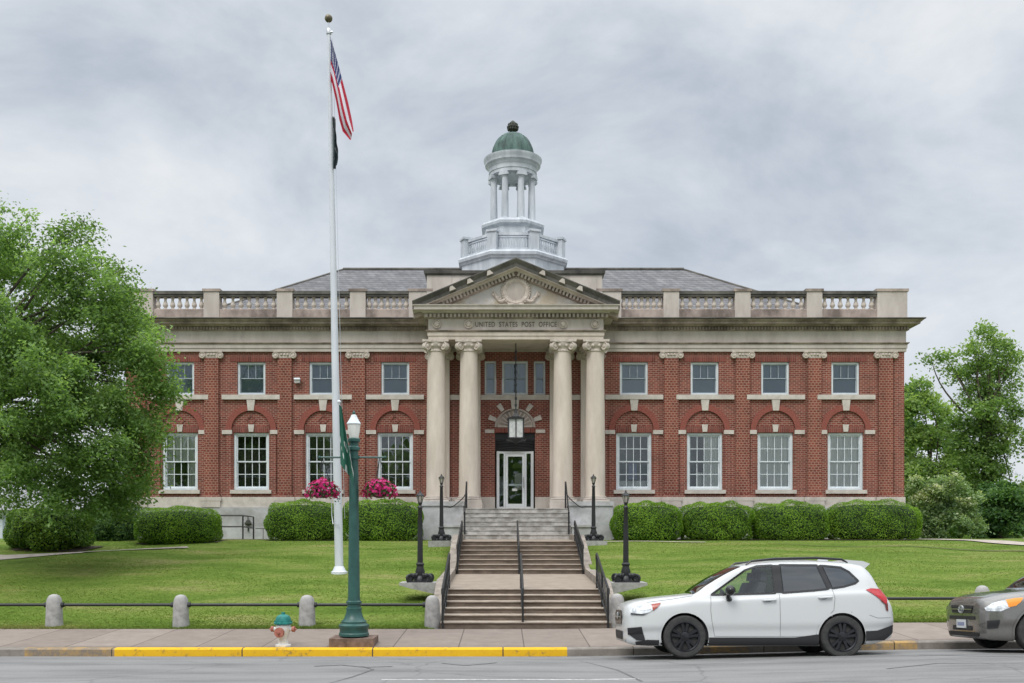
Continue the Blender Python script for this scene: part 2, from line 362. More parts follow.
def slab_mat(name, ca, cb, cj, w, h, off=(0, 0)):
    m, nt, b = newmat(name); mp = coords(nt); mp.inputs['Location'].default_value = (off[0], off[1], 0)
    bt = nt.nodes.new('ShaderNodeTexBrick'); bt.offset = 0; L(nt, mp, 'Vector', bt, 'Vector')
    for k, v in dict(Scale=1.0, Color1=c4(ca), Color2=c4(cb), Mortar=c4(cj)).items(): bt.inputs[k].default_value = v
    bt.inputs['Mortar Size'].default_value = .012; bt.inputs['Brick Width'].default_value = w; bt.inputs['Row Height'].default_value = h
    n = node(nt, 'ShaderNodeTexNoise', Scale=2.5, Detail=10, Roughness=.75); L(nt, mp, 'Vector', n, 'Vector')
    r = ramp(nt, [(.3, (.75, .73, .72)), (.7, (1.08, 1.08, 1.08))]); L(nt, n, 'Fac', r, 'Fac')
    mx = nt.nodes.new('ShaderNodeMixRGB'); mx.blend_type = 'MULTIPLY'; mx.inputs['Fac'].default_value = 1
    L(nt, bt, 'Color', mx, 'Color1'); L(nt, r, 'Color', mx, 'Color2'); L(nt, mx, 'Color', b, 'Base Color'); b.inputs['Roughness'].default_value = .9
    bp = node(nt, 'ShaderNodeBump', Strength=.3, Distance=.01); L(nt, n, 'Fac', bp, 'Height'); L(nt, bp, 'Normal', b, 'Normal')
    return m
M['sidewalk'] = slab_mat('sidewalk_concrete', (.23, .191, .163), (.275, .23, .197), (.10, .08, .067), 1.24, 6.0, (.84, -1.0))
M['path'] = noisy('path_concrete', (.34, .29, .25), (.47, .42, .37), scale=3, rough=.9)
M['landing'] = noisy('landing_concrete', (.245, .203, .163), (.315, .262, .213), scale=2.5, rough=.9)
def curb_mat():
    m, nt, b = newmat('curb_concrete'); mp = coords(nt)
    s = nt.nodes.new('ShaderNodeSeparateXYZ'); L(nt, mp, 'Vector', s, 'Vector')
    n = node(nt, 'ShaderNodeTexNoise', Scale=5, Detail=9, Roughness=.75); L(nt, mp, 'Vector', n, 'Vector')
    def band(a, c):
        g = node(nt, 'ShaderNodeMath', operation='GREATER_THAN'); g.inputs[1].default_value = a; L(nt, s, 'X', g, 0)
        l = node(nt, 'ShaderNodeMath', operation='LESS_THAN'); l.inputs[1].default_value = c; L(nt, s, 'X', l, 0)
        q = node(nt, 'ShaderNodeMath', operation='MULTIPLY'); L(nt, g, 'Value', q, 0); L(nt, l, 'Value', q, 1); return q
    con = ramp(nt, [(.3, (.16, .14, .12)), (.7, (.30, .27, .24))]); L(nt, n, 'Fac', con, 'Fac')
    yel = ramp(nt, [(.34, (.25, .17, .06)), (.44, (.74, .42, .008)), (.7, (.80, .48, .012))]); L(nt, n, 'Fac', yel, 'Fac')
    old = ramp(nt, [(.40, (.20, .17, .14)), (.62, (.44, .28, .10))]); L(nt, n, 'Fac', old, 'Fac')
    cur = (con, 'Color')
    for (a, c, col) in ((-7.27, 1.2, yel), (-8.95, -7.275, old), (3.2, 4.6, old), (6.7, 7.75, old)):
        q = band(a, c); mx = nt.nodes.new('ShaderNodeMixRGB'); L(nt, q, 'Value', mx, 'Fac'); L(nt, cur[0], cur[1], mx, 'Color1'); L(nt, col, 'Color', mx, 'Color2'); cur = (mx, 'Color')
    # joints every 2.4 m
    mo = node(nt, 'ShaderNodeMath', operation='PINGPONG'); mo.inputs[1].default_value = 1.22; L(nt, s, 'X', mo, 0)
    lt = node(nt, 'ShaderNodeMath', operation='LESS_THAN'); lt.inputs[1].default_value = .012; L(nt, mo, 'Value', lt, 0)
    mx = nt.nodes.new('ShaderNodeMixRGB'); L(nt, lt, 'Value', mx, 'Fac'); L(nt, cur[0], cur[1], mx, 'Color1'); mx.inputs['Color2'].default_value = (.08, .06, .04, 1)
    L(nt, mx, 'Color', b, 'Base Color'); b.inputs['Roughness'].default_value = .8
    return m
M['curb'] = curb_mat()
M['road_paint'] = noisy('road_paint', (.30, .30, .30), (.70, .70, .69), scale=12, rough=.8)
M['tar'] = noisy('tar_patch', (.10, .10, .10), (.16, .16, .16), scale=8, rough=.8)

# ------------------------------------------------------------------ setting
EXC = []   # (x0,x1,y0,y1) boxes without grass
xs = sorted(set([round(v, 3) for v in np.arange(-24, 24.01, .5)] + [-120, -90, -70, -55, -45, -38, -33, -30, -27, 27, 30, 33, 38, 45, 55, 70, 90, 120] +
                [X0 - 1.99, X0 - 1.88, X0 + 1.88, X0 + 1.99]))
ys = [21.62] + list(np.arange(22, 40.01, .4)) + [35.9, 42, 45, 50, 60, 80, 110, 150, 200]
ys = sorted(ys)
def zlawn(x, y):
    z = zg(x, y); t = (np.abs(x - X0) < 1.9) & (y < 36.9)
    return np.where(t, z - .75, z)
lawn = tag(sheet('lawn', xs, ys, zlawn, 'lawn'), kind='structure')
base = MB(); base.add([(-400, -400, -1.0), (400, -400, -1.0), (400, 400, -1.0), (-400, 400, -1.0)], [(0, 1, 2, 3)])
tag(base.build('ground', 'lawn'), kind='structure')
rx = list(np.arange(-30, 30.1, 1.0)); rx = [-150, -80, -50] + rx + [50, 80, 150]
tag(sheet('road', rx, [-20, 0, 5, 8, 11, 13.5, 15, 16.7, 17.8, 18.72], zroad, 'asphalt'), kind='structure')
tag(sheet('sidewalk', rx, [18.885, 19.5, 20.5, 21.66], lambda x, y: (y - 18.7) * .032 - .035 + zoff(x), 'sidewalk'), kind='structure')
cb = MB()
def curb_prof(x):
    z = float(zoff(x)) - .035; return [(18.70, z - .35), (18.705, z - .025), (18.73, z), (18.875, z + .003), (18.89, z - .35)]
vs = []; cx = [-150] + list(np.arange(-30, 30.1, 1.0)) + [150]
for x in cx: vs += [(x, p[0], p[1]) for p in curb_prof(x)]
cb.add(vs, [(i * 5 + j, (i + 1) * 5 + j, (i + 1) * 5 + j + 1, i * 5 + j + 1) for i in range(len(cx) - 1) for j in range(4)])
tag(cb.build('curb', 'curb', angle=.5), kind='structure')
# worn white line and tar marks on the road
ln = sheet('road_marking', np.arange(-1.7, 2.11, .3), [13.95, 14.03], lambda x, y: zroad(x, y) + .004, 'road_paint'); tag(ln, kind='structure')
tm = MB()
def tar(path, w):
    for (a, b_) in zip(path[:-1], path[1:]):
        d = Vector((b_[0] - a[0], b_[1] - a[1], 0)).normalized(); nn = Vector((-d.y, d.x, 0)) * w
        q = []
        for (p, sg) in ((a, 1), (b_, 1), (b_, -1), (a, -1)):
            x = p[0] + nn.x * sg; y = p[1] + nn.y * sg; q.append((x, y, float(zroad(x, y)) + .005))
        tm.add(q, [(0, 1, 2, 3)])
tar([(-3.0, 15.9), (-2.6, 16.1), (-2.2, 15.75), (-1.75, 15.85)], .035)
tar([(-2.25, 15.9), (-2.0, 15.4), (-2.15, 14.4), (-2.45, 13.2)], .02)
tar([(-1.0, 16.4), (-.6, 16.0), (-.1, 16.5)], .025)
tar([(1.3, 16.8), (1.75, 15.2), (1.9, 13.7)], .02)
tar([(5.6, 14.6), (6.6, 15.2), (8.4, 15.0)], .02)
tar([(6.9, 16.6), (8.6, 15.9), (9.6, 16.0)], .02)
tag(tm.build('road_crack_sealing', 'tar'), kind='structure')

# paths on the grass
def ribbon(name, pts, hw, mat, lift=.02):
    mb = MB(); V = []
    P = [Vector((p[0], p[1])) for p in pts]
    # densify
    D = []
    for a, b_ in zip(P[:-1], P[1:]):
        k = max(1, int((b_ - a).length / .4)); D += [a.lerp(b_, i / k) for i in range(k)]
    D.append(P[-1])
    for i, p in enumerate(D):
        t = (D[min(i + 1, len(D) - 1)] - D[max(i - 1, 0)]).normalized(); nn = Vector((-t.y, t.x))
        w = hw if not isinstance(hw, (list, tuple)) else hw[0] + (hw[1] - hw[0]) * i / (len(D) - 1)
        for s_ in (-1, 1):
            x, y = p.x + nn.x * w * s_, p.y + nn.y * w * s_; V.append((x, y, zg1(x, y) + lift))
    mb.add(V, [(2 * i, 2 * i + 1, 2 * i + 3, 2 * i + 2) for i in range(len(D) - 1)])
    return tag(mb.build(name, mat, angle=3), kind='structure')
left_path = [(-18.5, 28.5), (-16.2, 30.6), (-14.6, 32.9), (-13.0, 34.6), (-9.0, 34.9), (X0 - 2.1, 34.2)]
ribbon('driveway', [(-26, 31.2), (-18.5, 30.7), (-15.3, 30.5), (-12.9, 31.6)], [1.5, .12], 'path')
ribbon('path', [(-13.2, 31.45), (-11.6, 32.4), (-10.4, 33.0)], [.14, .20], 'cheek', .03)
ribbon('path', [(14.9, 43), (15.9, 38.6), (17.1, 34.6), (18.6, 31), (21.5, 25)], .62, 'path', .03)
ribbon('lawn_edging', [(9, 34.0), (13.1, 33.1), (16.2, 31.6), (18.2, 30.2)], [.03, .07], 'soil', .03)
ribbon('path', [(X0 + 2.1, 34.3), (7, 34.6)], [.12, .07], 'path', .03)

# ------------------------------------------------------------------ POST OFFICE
SF = 1000 / FY
def fx(px): return (px - 503) / SF
def fz(row): return EYE + (538 - row) / SF
XR = 16.2; XL = 2 * X0 - XR; BACK = 56.5
Z_BR0, Z_ARCH, Z_FR, Z_DEN, Z_COR, Z_PL, Z_RAIL = 3.69, fz(352), fz(344.5), fz(331.5), fz(327), 10.98, fz(291.5)
po = thing('post_office', 'red brick post office with limestone columns, pediment, balustrade and white cupola', 'building', (0, 0, 0))

bays_r = [633.9, 704.7, 775.3, 845.5]; bays_l = [395.2, 323.3, 251.3, 180.0]
WW, WT, WB = 1.44, fz(432.7), fz(490)      # lower windows
UW, UT, UB = 1.14, fz(362), fz(395)
openings = []
for p in bays_r + bays_l:
    c = fx(p); openings.append((c - WW / 2, c + WW / 2, WB, WT)); openings.append((c - UW / 2, c + UW / 2, UB, UT))
# centre bay
DX0, DX1, DZ0, DZ1 = fx(495), fx(535), 3.14, fz(432.7)
openings.append((DX0, DX1, DZ0, DZ1))
cwin = [(502, 528), (484.6, 496.2), (533.8, 545.4)]
CT, CB = fz(361), fz(394.7)
for a, b_ in cwin: openings.append((fx(a), fx(b_), CB, CT))
def wall_grid(mb, x0, x1, z0, z1, y, ops, depth):
    xs_ = sorted(set([x0, x1] + [v for o in ops for v in o[:2] if x0 < v < x1])); zs_ = sorted(set([z0, z1] + [v for o in ops for v in o[2:] if z0 < v < z1]))
    for i in range(len(xs_) - 1):
        for j in range(len(zs_) - 1):
            cx_, cz_ = (xs_[i] + xs_[i + 1]) / 2, (zs_[j] + zs_[j + 1]) / 2
            if any(o[0] < cx_ < o[1] and o[2] < cz_ < o[3] for o in ops): continue
            mb.add([(xs_[i], y, zs_[j]), (xs_[i + 1], y, zs_[j]), (xs_[i + 1], y, zs_[j + 1]), (xs_[i], y, zs_[j + 1])], [(0, 1, 2, 3)])
    for o in ops:
        a, b2, c, d = o; e = y + depth
        mb.add([(a, y, c), (b2, y, c), (b2, y, d), (a, y, d), (a, e, c), (b2, e, c), (b2, e, d), (a, e, d)], [(0, 4, 5, 1), (1, 5, 6, 2), (2, 6, 7, 3), (3, 7, 4, 0)])
w = MB(); wall_grid(w, XL, XR, Z_BR0, Z_ARCH, FY, [o for o in openings if o[2] > 3.3], .3) if False else wall_grid(w, XL, XR, 3.2, Z_ARCH, FY, openings, .3)
w.add([(XR, FY, 3.2), (XR, BACK, 3.2), (XR, BACK, Z_ARCH), (XR, FY, Z_ARCH), (XL, FY, 3.2), (XL, BACK, 3.2), (XL, BACK, Z_ARCH), (XL, FY, Z_ARCH)], [(0, 1, 2, 3), (4, 7, 6, 5), (1, 5, 6, 2)])
w.build('wall', 'brick', po, smooth=False, recalc=False)
# foundation: cream band over granite
for sgn in (-1, 1):
    xa, xb = (XL - .06, X0 - 3.6) if sgn < 0 else (X0 + 3.6, XR + .06)
    g = MB(); g.box(xa, xb, FY - .10, FY + .25, 3.27, Z_BR0); g.build('water_table', 'limestone_sill', po)
    g = MB(); g.box(xa - .03, xb + .03, FY - .16, FY + .3, 1.4, 3.27)
    g.build('foundation', 'granite', po)
g = MB(); g.box(XR - .1, XR + .09, FY + .3, BACK, 1.4, 3.27); g.box(XL - .09, XL + .1, FY + .3, BACK, 1.4, 3.27); g.build('foundation', 'granite', po)
g = MB(); g.box(XR - .1, XR + .06, FY + .26, BACK, 3.273, Z_BR0); g.build('water_table', 'limestone_sill', po)
# centre wall base
g = MB(); g.box(X0 - 3.6, DX0, FY - .08, FY + .2, 3.1, Z_BR0); g.build('water_table', 'limestone', po); g = MB(); g.box(DX1, X0 + 3.6, FY - .08, FY + .2, 3.1, Z_BR0); g.build('water_table', 'limestone', po)

def win_frame(mb, x0, x1, z0, z1, y, cols_u, rows_u, cols_l, rows_l, fr=.10, mid=None, mun=.028):
    # casing
    mb.box(x0 + .004, x0 + fr, y, y + .14, z0 + .004, z1 - .004); mb.box(x1 - fr, x1 - .004, y, y + .14, z0 + .004, z1 - .004)
    mb.box(x0 + fr, x1 - fr, y, y + .14, z1 - fr, z1 - .004); mb.box(x0 + fr, x1 - fr, y, y + .14, z0 + .004, z0 + fr)
def sash(mb, x0, x1, z0, z1, y, cols, rows, st=.05, mun=.028):
    mb.box(x0, x0 + st, y, y + .04, z0, z1); mb.box(x1 - st, x1, y, y + .04, z0, z1)
    mb.box(x0 + st, x1 - st, y, y + .04, z0, z0 + st); mb.box(x0 + st, x1 - st, y, y + .04, z1 - st, z1)
    gx0, gx1, gz0, gz1 = x0 + st, x1 - st, z0 + st, z1 - st
    for i in range(1, cols):
        c = gx0 + (gx1 - gx0) * i / cols; mb.box(c - mun / 2, c + mun / 2, y + .004, y + .034, gz0, gz1)
    for j in range(1, rows):
        c = gz0 + (gz1 - gz0) * j / rows; mb.box(gx0, gx1, y + .006, y + .032, c - mun / 2, c + mun / 2)
def room_box(mb, x0, x1, z0, z1, y, d=.9):
    a, b2 = x0 - .5, x1 + .5; e = y + d; zz0, zz1 = z0 - .1, z1 + .1
    mb.add([(a, y, zz0), (b2, y, zz0), (b2, y, zz1), (a, y, zz1), (a, e, zz0), (b2, e, zz0), (b2, e, zz1), (a, e, zz1)], [(4, 5, 6, 7), (0, 1, 5, 4), (2, 3, 7, 6), (0, 4, 7, 3), (1, 2, 6, 5)])
YW = FY + .07
def lower_window(c, mode, lab):
    f = MB(); win_frame(f, c - WW / 2, c + WW / 2, WB, WT, YW, 0, 0, 0, 0)
    wn = f.build('window', 'white_paint', po); wn['label'] = lab
    x0, x1 = c - WW / 2 + .10, c + WW / 2 - .10; z0, z1 = WB + .10, WT - .10; zm = (z0 + z1) / 2
    s = MB(); sash(s, x0, x1, zm - .03, z1, YW + .05, 4, 2); s.build('sash', 'white_paint', wn)
    s = MB(); sash(s, x0, x1, z0, zm + .03, YW + .092, 4, 2); s.build('sash', 'white_paint', wn)
    p = MB(); p.box(x0, x1, YW + .068, YW + .072, zm, z1); p.box(x0, x1, YW + .111, YW + .115, z0, zm); p.build('pane', 'glass', wn)
    s = MB(); s.box(c - WW / 2 - .11, c + WW / 2 + .11, FY - .13, FY + .069, WB - .15, WB); s.build('sill', 'limestone_sill', wn)
    r = MB(); room_box(r, c - WW / 2, c + WW / 2, WB, WT, FY + .3); r.build('room', 'room', wn)
    def curt(a, b2, zlo, zhi, mat='curtain'):
        n = 40; q = MB(); V = []
        for i in range(n + 1):
            x = a + (b2 - a) * i / n; y = FY + .215 + .018 * math.sin(i * 1.15) + .015 * math.sin(i * .4)
            V += [(x, y, zlo), (x, y, zhi)]
        q.add(V, [(2 * i, 2 * i + 2, 2 * i + 3, 2 * i + 1) for i in range(n)]); q.build('curtain', mat, wn, angle=3)
    if mode == 'full': curt(x0 - .05, x1 + .05, WB, WT)
    if mode == 'half': curt(c + .02, x1 + .05, WB, WT); pb = MB(); pb.box(c - .25, c + .1, FY + .5, FY + .52, WB + .1, WB + .75); pb.build('paper', 'curtain', wn)
    if mode == 'sheer': curt(x0 - .05, x1 + .05, zm - .02, WT); curt(x0 - .05, x0 + .35, WB, zm); curt(x1 - .4, x1 + .05, WB, zm)
    if mode == 'poster': pb = MB(); pb.box(c - .18, c + .16, FY + .34, FY + .36, WB + .45, WB + 1.15); pb.build('poster', 'poster', wn); pb = MB(); pb.box(c - .6, c + .6, FY + .5, FY + .53, WB, WB + .4); pb.build('counter', 'curtain', wn)
    if mode == 'dark':
        pb = MB(); pb.box(x0, x1, FY + .7, FY + .73, WB + .55, WB + .60); pb.build('shelf', 'blind', wn)
    return wn
def upper_window(c, lab):
    f = MB(); win_frame(f, c - UW / 2, c + UW / 2, UB, UT, YW, 0, 0, 0, 0, fr=.085)
    wn = f.build('window', 'white_paint', po); wn['label'] = lab
    x0, x1 = c - UW / 2 + .085, c + UW / 2 - .085; z0, z1 = UB + .085, UT - .085; zm = (z0 + z1) / 2 + .02
    s = MB(); sash(s, x0, x1, zm - .02, z1, YW + .05, 3, 1, .035, .024); s.build('sash', 'blind_frame', wn)
    s = MB(); sash(s, x0, x1, z0, zm + .02, YW + .092, 1, 1, .035); s.build('sash', 'blind_frame', wn)
    p = MB(); p.box(x0, x1, YW + .068, YW + .072, zm, z1); p.box(x0, x1, YW + .111, YW + .115, z0, zm); p.build('pane', 'glass_up', wn)
    s = MB(); s.box(c - 1.17, c + 1.17, FY - .12, FY + .069, UB - .19, UB); s.build('sill', 'limestone_sill', wn)
    b2 = MB(); b2.box(x0 - .02, x1 + .02, FY + .215, FY + .23, UB + .02, UT - .02); b2.build('blind', 'blind', wn)
M['blind_frame'] = noisy('blue_grey_paint', (0.30, 0.36, 0.41), (0.40, 0.46, 0.51), scale=4, rough=.5)
modes = {633.9: 'poster', 704.7: 'half', 775.3: 'full', 845.5: 'full', 395.2: 'dark', 323.3: 'dark', 251.3: 'dark', 180.0: 'sheer'}
desc = {'poster': 'sash window with a bluish poster inside', 'half': 'sash window half covered by a white curtain', 'full': 'sash window covered by a white curtain', 'dark': 'dark sash window without curtain', 'sheer': 'sash window with pale curtain in its upper half'}
ARC_Z = fz(430.2)
def arch(c):
    q = MB(); n = 28; ro, ri = 1.02, .79; y0, y1 = FY - .08, FY + .02; V = []
    for i in range(n + 1):
        a = PI * i / n
        for r in (ri, ro): V += [(c + r * math.cos(a), y0, ARC_Z + r * math.sin(a)), (c + r * math.cos(a), y1, ARC_Z + r * math.sin(a))]
    F = []
    for i in range(n):
        k, m_ = 4 * i, 4 * i + 4; F += [(k, k + 2, m_ + 2, m_), (k + 2, k + 3, m_ + 3, m_ + 2), (k, m_, m_ + 1, k + 1)]
    q.add(V, F); ar = q.build('arch', 'brick_arch', po)
    k = MB(); k.prism([(c - .12, fz(410.8)), (c + .12, fz(410.8)), (c + .165, fz(402) + .06), (c + .165, UB - .192), (c - .165, UB - .192), (c - .165, fz(402) + .06)], 'y', FY - .105, FY + .05); k.build('keystone', 'limestone_sill', ar)
    k = MB(); k.prism([(c - .09, WT + .035), (c + .09, WT + .035), (c + .125, fz(424.6)), (c - .125, fz(424.6))], 'y', FY - .05, FY + .05); k.build('keystone', 'limestone_sill', ar)
    for s in (-1, 1):
        k = MB(); k.box(c + s * .97 - .20, c + s * .97 + .20, FY - .085, FY + .05, ARC_Z - .165, ARC_Z + .0); k.build('impost', 'limestone_sill', ar)
        k = MB(); k.box(c + s * .905 - .115, c + s * .905 + .115, FY - .045, FY + .02, Z_BR0, ARC_Z - .166); k.build('pier', 'brick', ar, smooth=False)
    k = MB(); k.prism([(c - .73, WT + .008), (c - .127, WT + .008), (c - .127, WT + .26), (c - .76, WT + .26)], 'y', FY - .022, FY + .05); k.prism([(c + .127, WT + .008), (c + .73, WT + .008), (c + .76, WT + .26), (c + .127, WT + .26)], 'y', FY - .022, FY + .05)
    k.build('lintel', 'brick_soldier', ar, smooth=False)
    d = MB(); d.x = Matrix.Translation((c, FY - .012, ARC_Z + .40)) @ Matrix.Rotation(PI / 4, 4, 'Y')
    for s in (-1, 1): d.box(-.15, .15, -.012, .012, s * .13 - .02, s * .13 + .02); d.box(s * .13 - .02, s * .13 + .02, -.0125, .012, -.108, .108)
    d.build('diamond', 'brick_soldier', ar, smooth=False)
    # soldier course over the upper window
    k = MB(); k.box(c - .85, c + .85, FY - .02, FY + .05, UT + .008, UT + .25); k.build('lintel', 'brick_soldier', ar, smooth=False)
for p in bays_l[::-1] + bays_r:
    c = fx(p); lower_window(c, modes[p], desc[modes[p]]); upper_window(c, 'small upper sash window with grey blind'); arch(c)

def volute_capital(mb, cx, yf, z0, z1, hw, rv):
    """flat ionic capital on a pilaster, front face yf"""
    mb.box(cx - hw, cx + hw, yf - .02, FY + .02, z1 - .06, z1)
    mb.box(cx - hw * .72, cx + hw * .72, yf + .03, FY + .02, z0 + .02, z1 - .06)
    for s in (-1, 1):
        vx, vz = cx + s * (hw - rv * .75), z1 - .06 - rv
        mb.lathe([(rv, yf + .10), (rv, yf - .02), (rv * .86, yf - .035), (rv * .72, yf - .005), (rv * .5, yf - .005), (rv * .42, yf - .035), (.001, yf - .045)], (vx, 0, vz), 16, axis='y')
    for i in (-1, 0, 1): mb.sphere((cx + i * hw * .27, yf + .02, z1 - .06 - rv * .8), rv * .42, 8, 6)
pil = [671.0, 742.3, 813.9, 885.2, 212, 285, 358, 139]
for p in pil:
    c = fx(p); a = MB(); a.box(c - .285, c + .285, FY - .10, FY + .02, Z_BR0 + .12, Z_ARCH - .25)
    pl = a.build('pilaster', 'brick_diaper', po, smooth=False)
    a = MB(); a.box(c - .345, c + .345, FY - .13, FY + .02, Z_BR0, Z_BR0 + .12); a.build('base', 'brick', pl, smooth=False)
    a = MB(); a.box(c - .42, c + .42, FY - .20, FY + .02, Z_BR0 - .16, Z_BR0 - .0015); a.box(c - .38, c + .38, FY - .19, FY + .02, Z_BR0 - .42, Z_BR0 - .161); a.build('plinth', 'limestone', pl)
    a = MB(); volute_capital(a, c, FY - .13, fz(359), fz(351) - .002, .46, .13); a.build('capital', 'ornament', pl)
# brick field beside the end pilaster & corner
for (xa, xb) in ((fx(894), XR + .03), (XL - .03, 2 * X0 - fx(894))): a = MB(); a.box(xa, xb, FY - .05, FY + .02, Z_BR0, Z_ARCH - .002); a.build('corner_pier', 'brick', po, smooth=False)

# entablature of the wings and its returns
EP = [(XL, BACK), (XL, FY), (XR, FY), (XR, BACK)]
def piece(name, prof, mat, path=EP, closed=False, parent=None, ang=.5):
    q = MB(); q.mold(path, prof, closed); return q.build(name, mat, parent or po, angle=ang)
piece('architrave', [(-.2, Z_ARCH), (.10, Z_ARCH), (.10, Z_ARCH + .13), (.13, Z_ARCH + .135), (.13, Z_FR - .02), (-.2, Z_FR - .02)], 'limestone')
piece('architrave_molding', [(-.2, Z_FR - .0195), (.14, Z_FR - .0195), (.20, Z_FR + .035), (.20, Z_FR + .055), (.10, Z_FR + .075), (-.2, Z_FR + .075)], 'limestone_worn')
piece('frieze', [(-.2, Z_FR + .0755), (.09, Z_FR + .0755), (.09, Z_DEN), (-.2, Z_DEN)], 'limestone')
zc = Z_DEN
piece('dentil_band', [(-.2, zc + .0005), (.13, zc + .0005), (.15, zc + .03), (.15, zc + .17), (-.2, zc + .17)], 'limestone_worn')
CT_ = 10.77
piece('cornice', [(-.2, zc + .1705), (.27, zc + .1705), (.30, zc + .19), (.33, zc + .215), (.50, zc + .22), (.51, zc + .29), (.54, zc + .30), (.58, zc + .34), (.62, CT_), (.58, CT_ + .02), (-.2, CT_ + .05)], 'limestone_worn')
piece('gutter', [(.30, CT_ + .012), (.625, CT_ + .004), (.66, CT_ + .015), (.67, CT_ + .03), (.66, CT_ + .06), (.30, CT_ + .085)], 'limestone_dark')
d = MB()
x = XL - .12
while x < XR + .15:
    d.box(x, x + .07, FY - .22, FY - .151, zc + .04, zc + .155); x += .125
y = FY - .1
while y < FY + 6: d.box(XR + .151, XR + .22, y, y + .07, zc + .04, zc + .155); y += .125
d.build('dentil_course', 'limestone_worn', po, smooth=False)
# balustrade
BZ0, BZ1 = 11.02, fz(309)
piece('balustrade_plinth', [(-.32, CT_ - .1), (.05, CT_ - .1), (.05, BZ1 - .03), (.0, BZ1), (-.32, BZ1)], 'limestone_worn')
RZ0 = fz(296.7)
piers = [(671, 7.8), (742.3, 7.8), (813.9, 7.8), (891.5, 15), (212, 7.8), (285, 7.8), (358, 7.8), (138.5, 15), (609, 12), (421, 12)]
def pier(cx, hw):
    q = MB(); q.box(cx - hw, cx + hw, FY - .09, FY + .36, BZ1 - .42, RZ0 + .195); pr = q.build('balustrade_pier', 'limestone', po)
    q = MB(); q.box(cx - hw - .05, cx + hw + .05, FY - .13, FY + .40, RZ0 + .1955, RZ0 + .30); q.build('cap', 'limestone_worn', pr)
for p, h in piers: pier(fx(p), h / SF)
prof_b = [(.088, 0), (.088, .07), (.050, .10), (.055, .15), (.098, .27), (.106, .36), (.090, .48), (.060, .66), (.048, .80), (.062, .85), (.050, .88), (.088, .92), (.088, 1.0)]
HB = RZ0 - BZ1
bal0 = None
spans = [(153.5, 204.2), (219.8, 277.2), (292.8, 350.2), (365.8, 409), (621, 663.2), (678.8, 734.5), (750.1, 806.1), (821.7, 876.5)]
for a, b2 in spans:
    xa, xb = fx(a), fx(b2)
    q = MB(); q.box(xa + .003, xb - .003, FY - .055, FY + .32, RZ0, RZ0 + .09); q.box(xa + .003, xb - .003, FY - .10, FY + .36, RZ0 + .0905, RZ0 + .215)
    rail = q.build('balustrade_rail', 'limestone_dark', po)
    n = 7
    for i in range(n):
        cxb = xa + (xb - xa) * (i + .5) / n
        if bal0 is None:
            q = MB(); q.lathe([(r, z * HB) for r, z in prof_b], (0, 0, 0), 12); bal0 = q.build('baluster', 'ornament', rail, angle=.9)
            o = bal0
        else:
            o = bal0.copy(); COL.objects.link(o); o.parent = rail
        o.location = (cxb, FY + .13, BZ1)
# side balustrade (solid returns seen at a slant)
q = MB(); q.box(XR - .32, XR + .05, FY + .42, BACK, BZ1 + .001, RZ0 + .21); q.box(XL - .05, XL + .32, FY + .42, BACK, BZ1 + .001, RZ0 + .21); q.build('parapet', 'limestone_worn', po)

# main hip roof
q = MB(); e0x, e1x, e0y, e1y, ez = XL + 2.2, XR - 2.2, FY + .8, 53.2, 11.15; rl, rr, ry, rz_ = X0 - 8.0, X0 + 8.0, 47.0, 14.64
q.add([(e0x, e0y, ez), (e1x, e0y, ez), (e1x, e1y, ez), (e0x, e1y, ez), (rl, ry, rz_), (rr, ry, rz_)], [(0, 1, 5, 4), (1, 2, 5), (2, 3, 4, 5), (3, 0, 4), (0, 3, 2, 1)])
rf = q.build('roof', 'slate', po, smooth=False)
q = MB(); q.tube([(rl, ry, rz_ + .02), (rr, ry, rz_ + .02)], .08, 8)
for (a, b2) in (((e1x, e0y, ez), (rr, ry, rz_)), ((e0x, e0y, ez), (rl, ry, rz_))): q.tube([a, b2], .06, 6)
q.build('ridge_cap', 'limestone_dark', rf)
q = MB(); q.add([(XL + .3, FY + .3, 11.0), (XR - .3, FY + .3, 11.0), (XR - .3, BACK, 11.0), (XL + .3, BACK, 11.0)], [(0, 1, 2, 3)]); q.build('flat_roof', 'grey_roof', po)

# attic block behind the pediment
q = MB(); xa, xb = fx(427), fx(602); at = fz(276); q.box(xa, xb, FY - .12, FY + 1.2, 11.0, at)
for s in (xa + .25, xb - .25 - 1.1): q.box(s, s + 1.1, FY - .15, FY - .12, 11.95, at - .12)
ab = q.build('attic', 'limestone', po)
q = MB(); q.mold([(xa, FY + 1.2), (xa, FY - .12), (xb, FY - .12), (xb, FY + 1.2)], [(-.1, at), (.04, at), (.10, at + .06), (.12, at + .17), (-.1, at + .20)]); q.build('attic_cap', 'limestone_dark', ab)
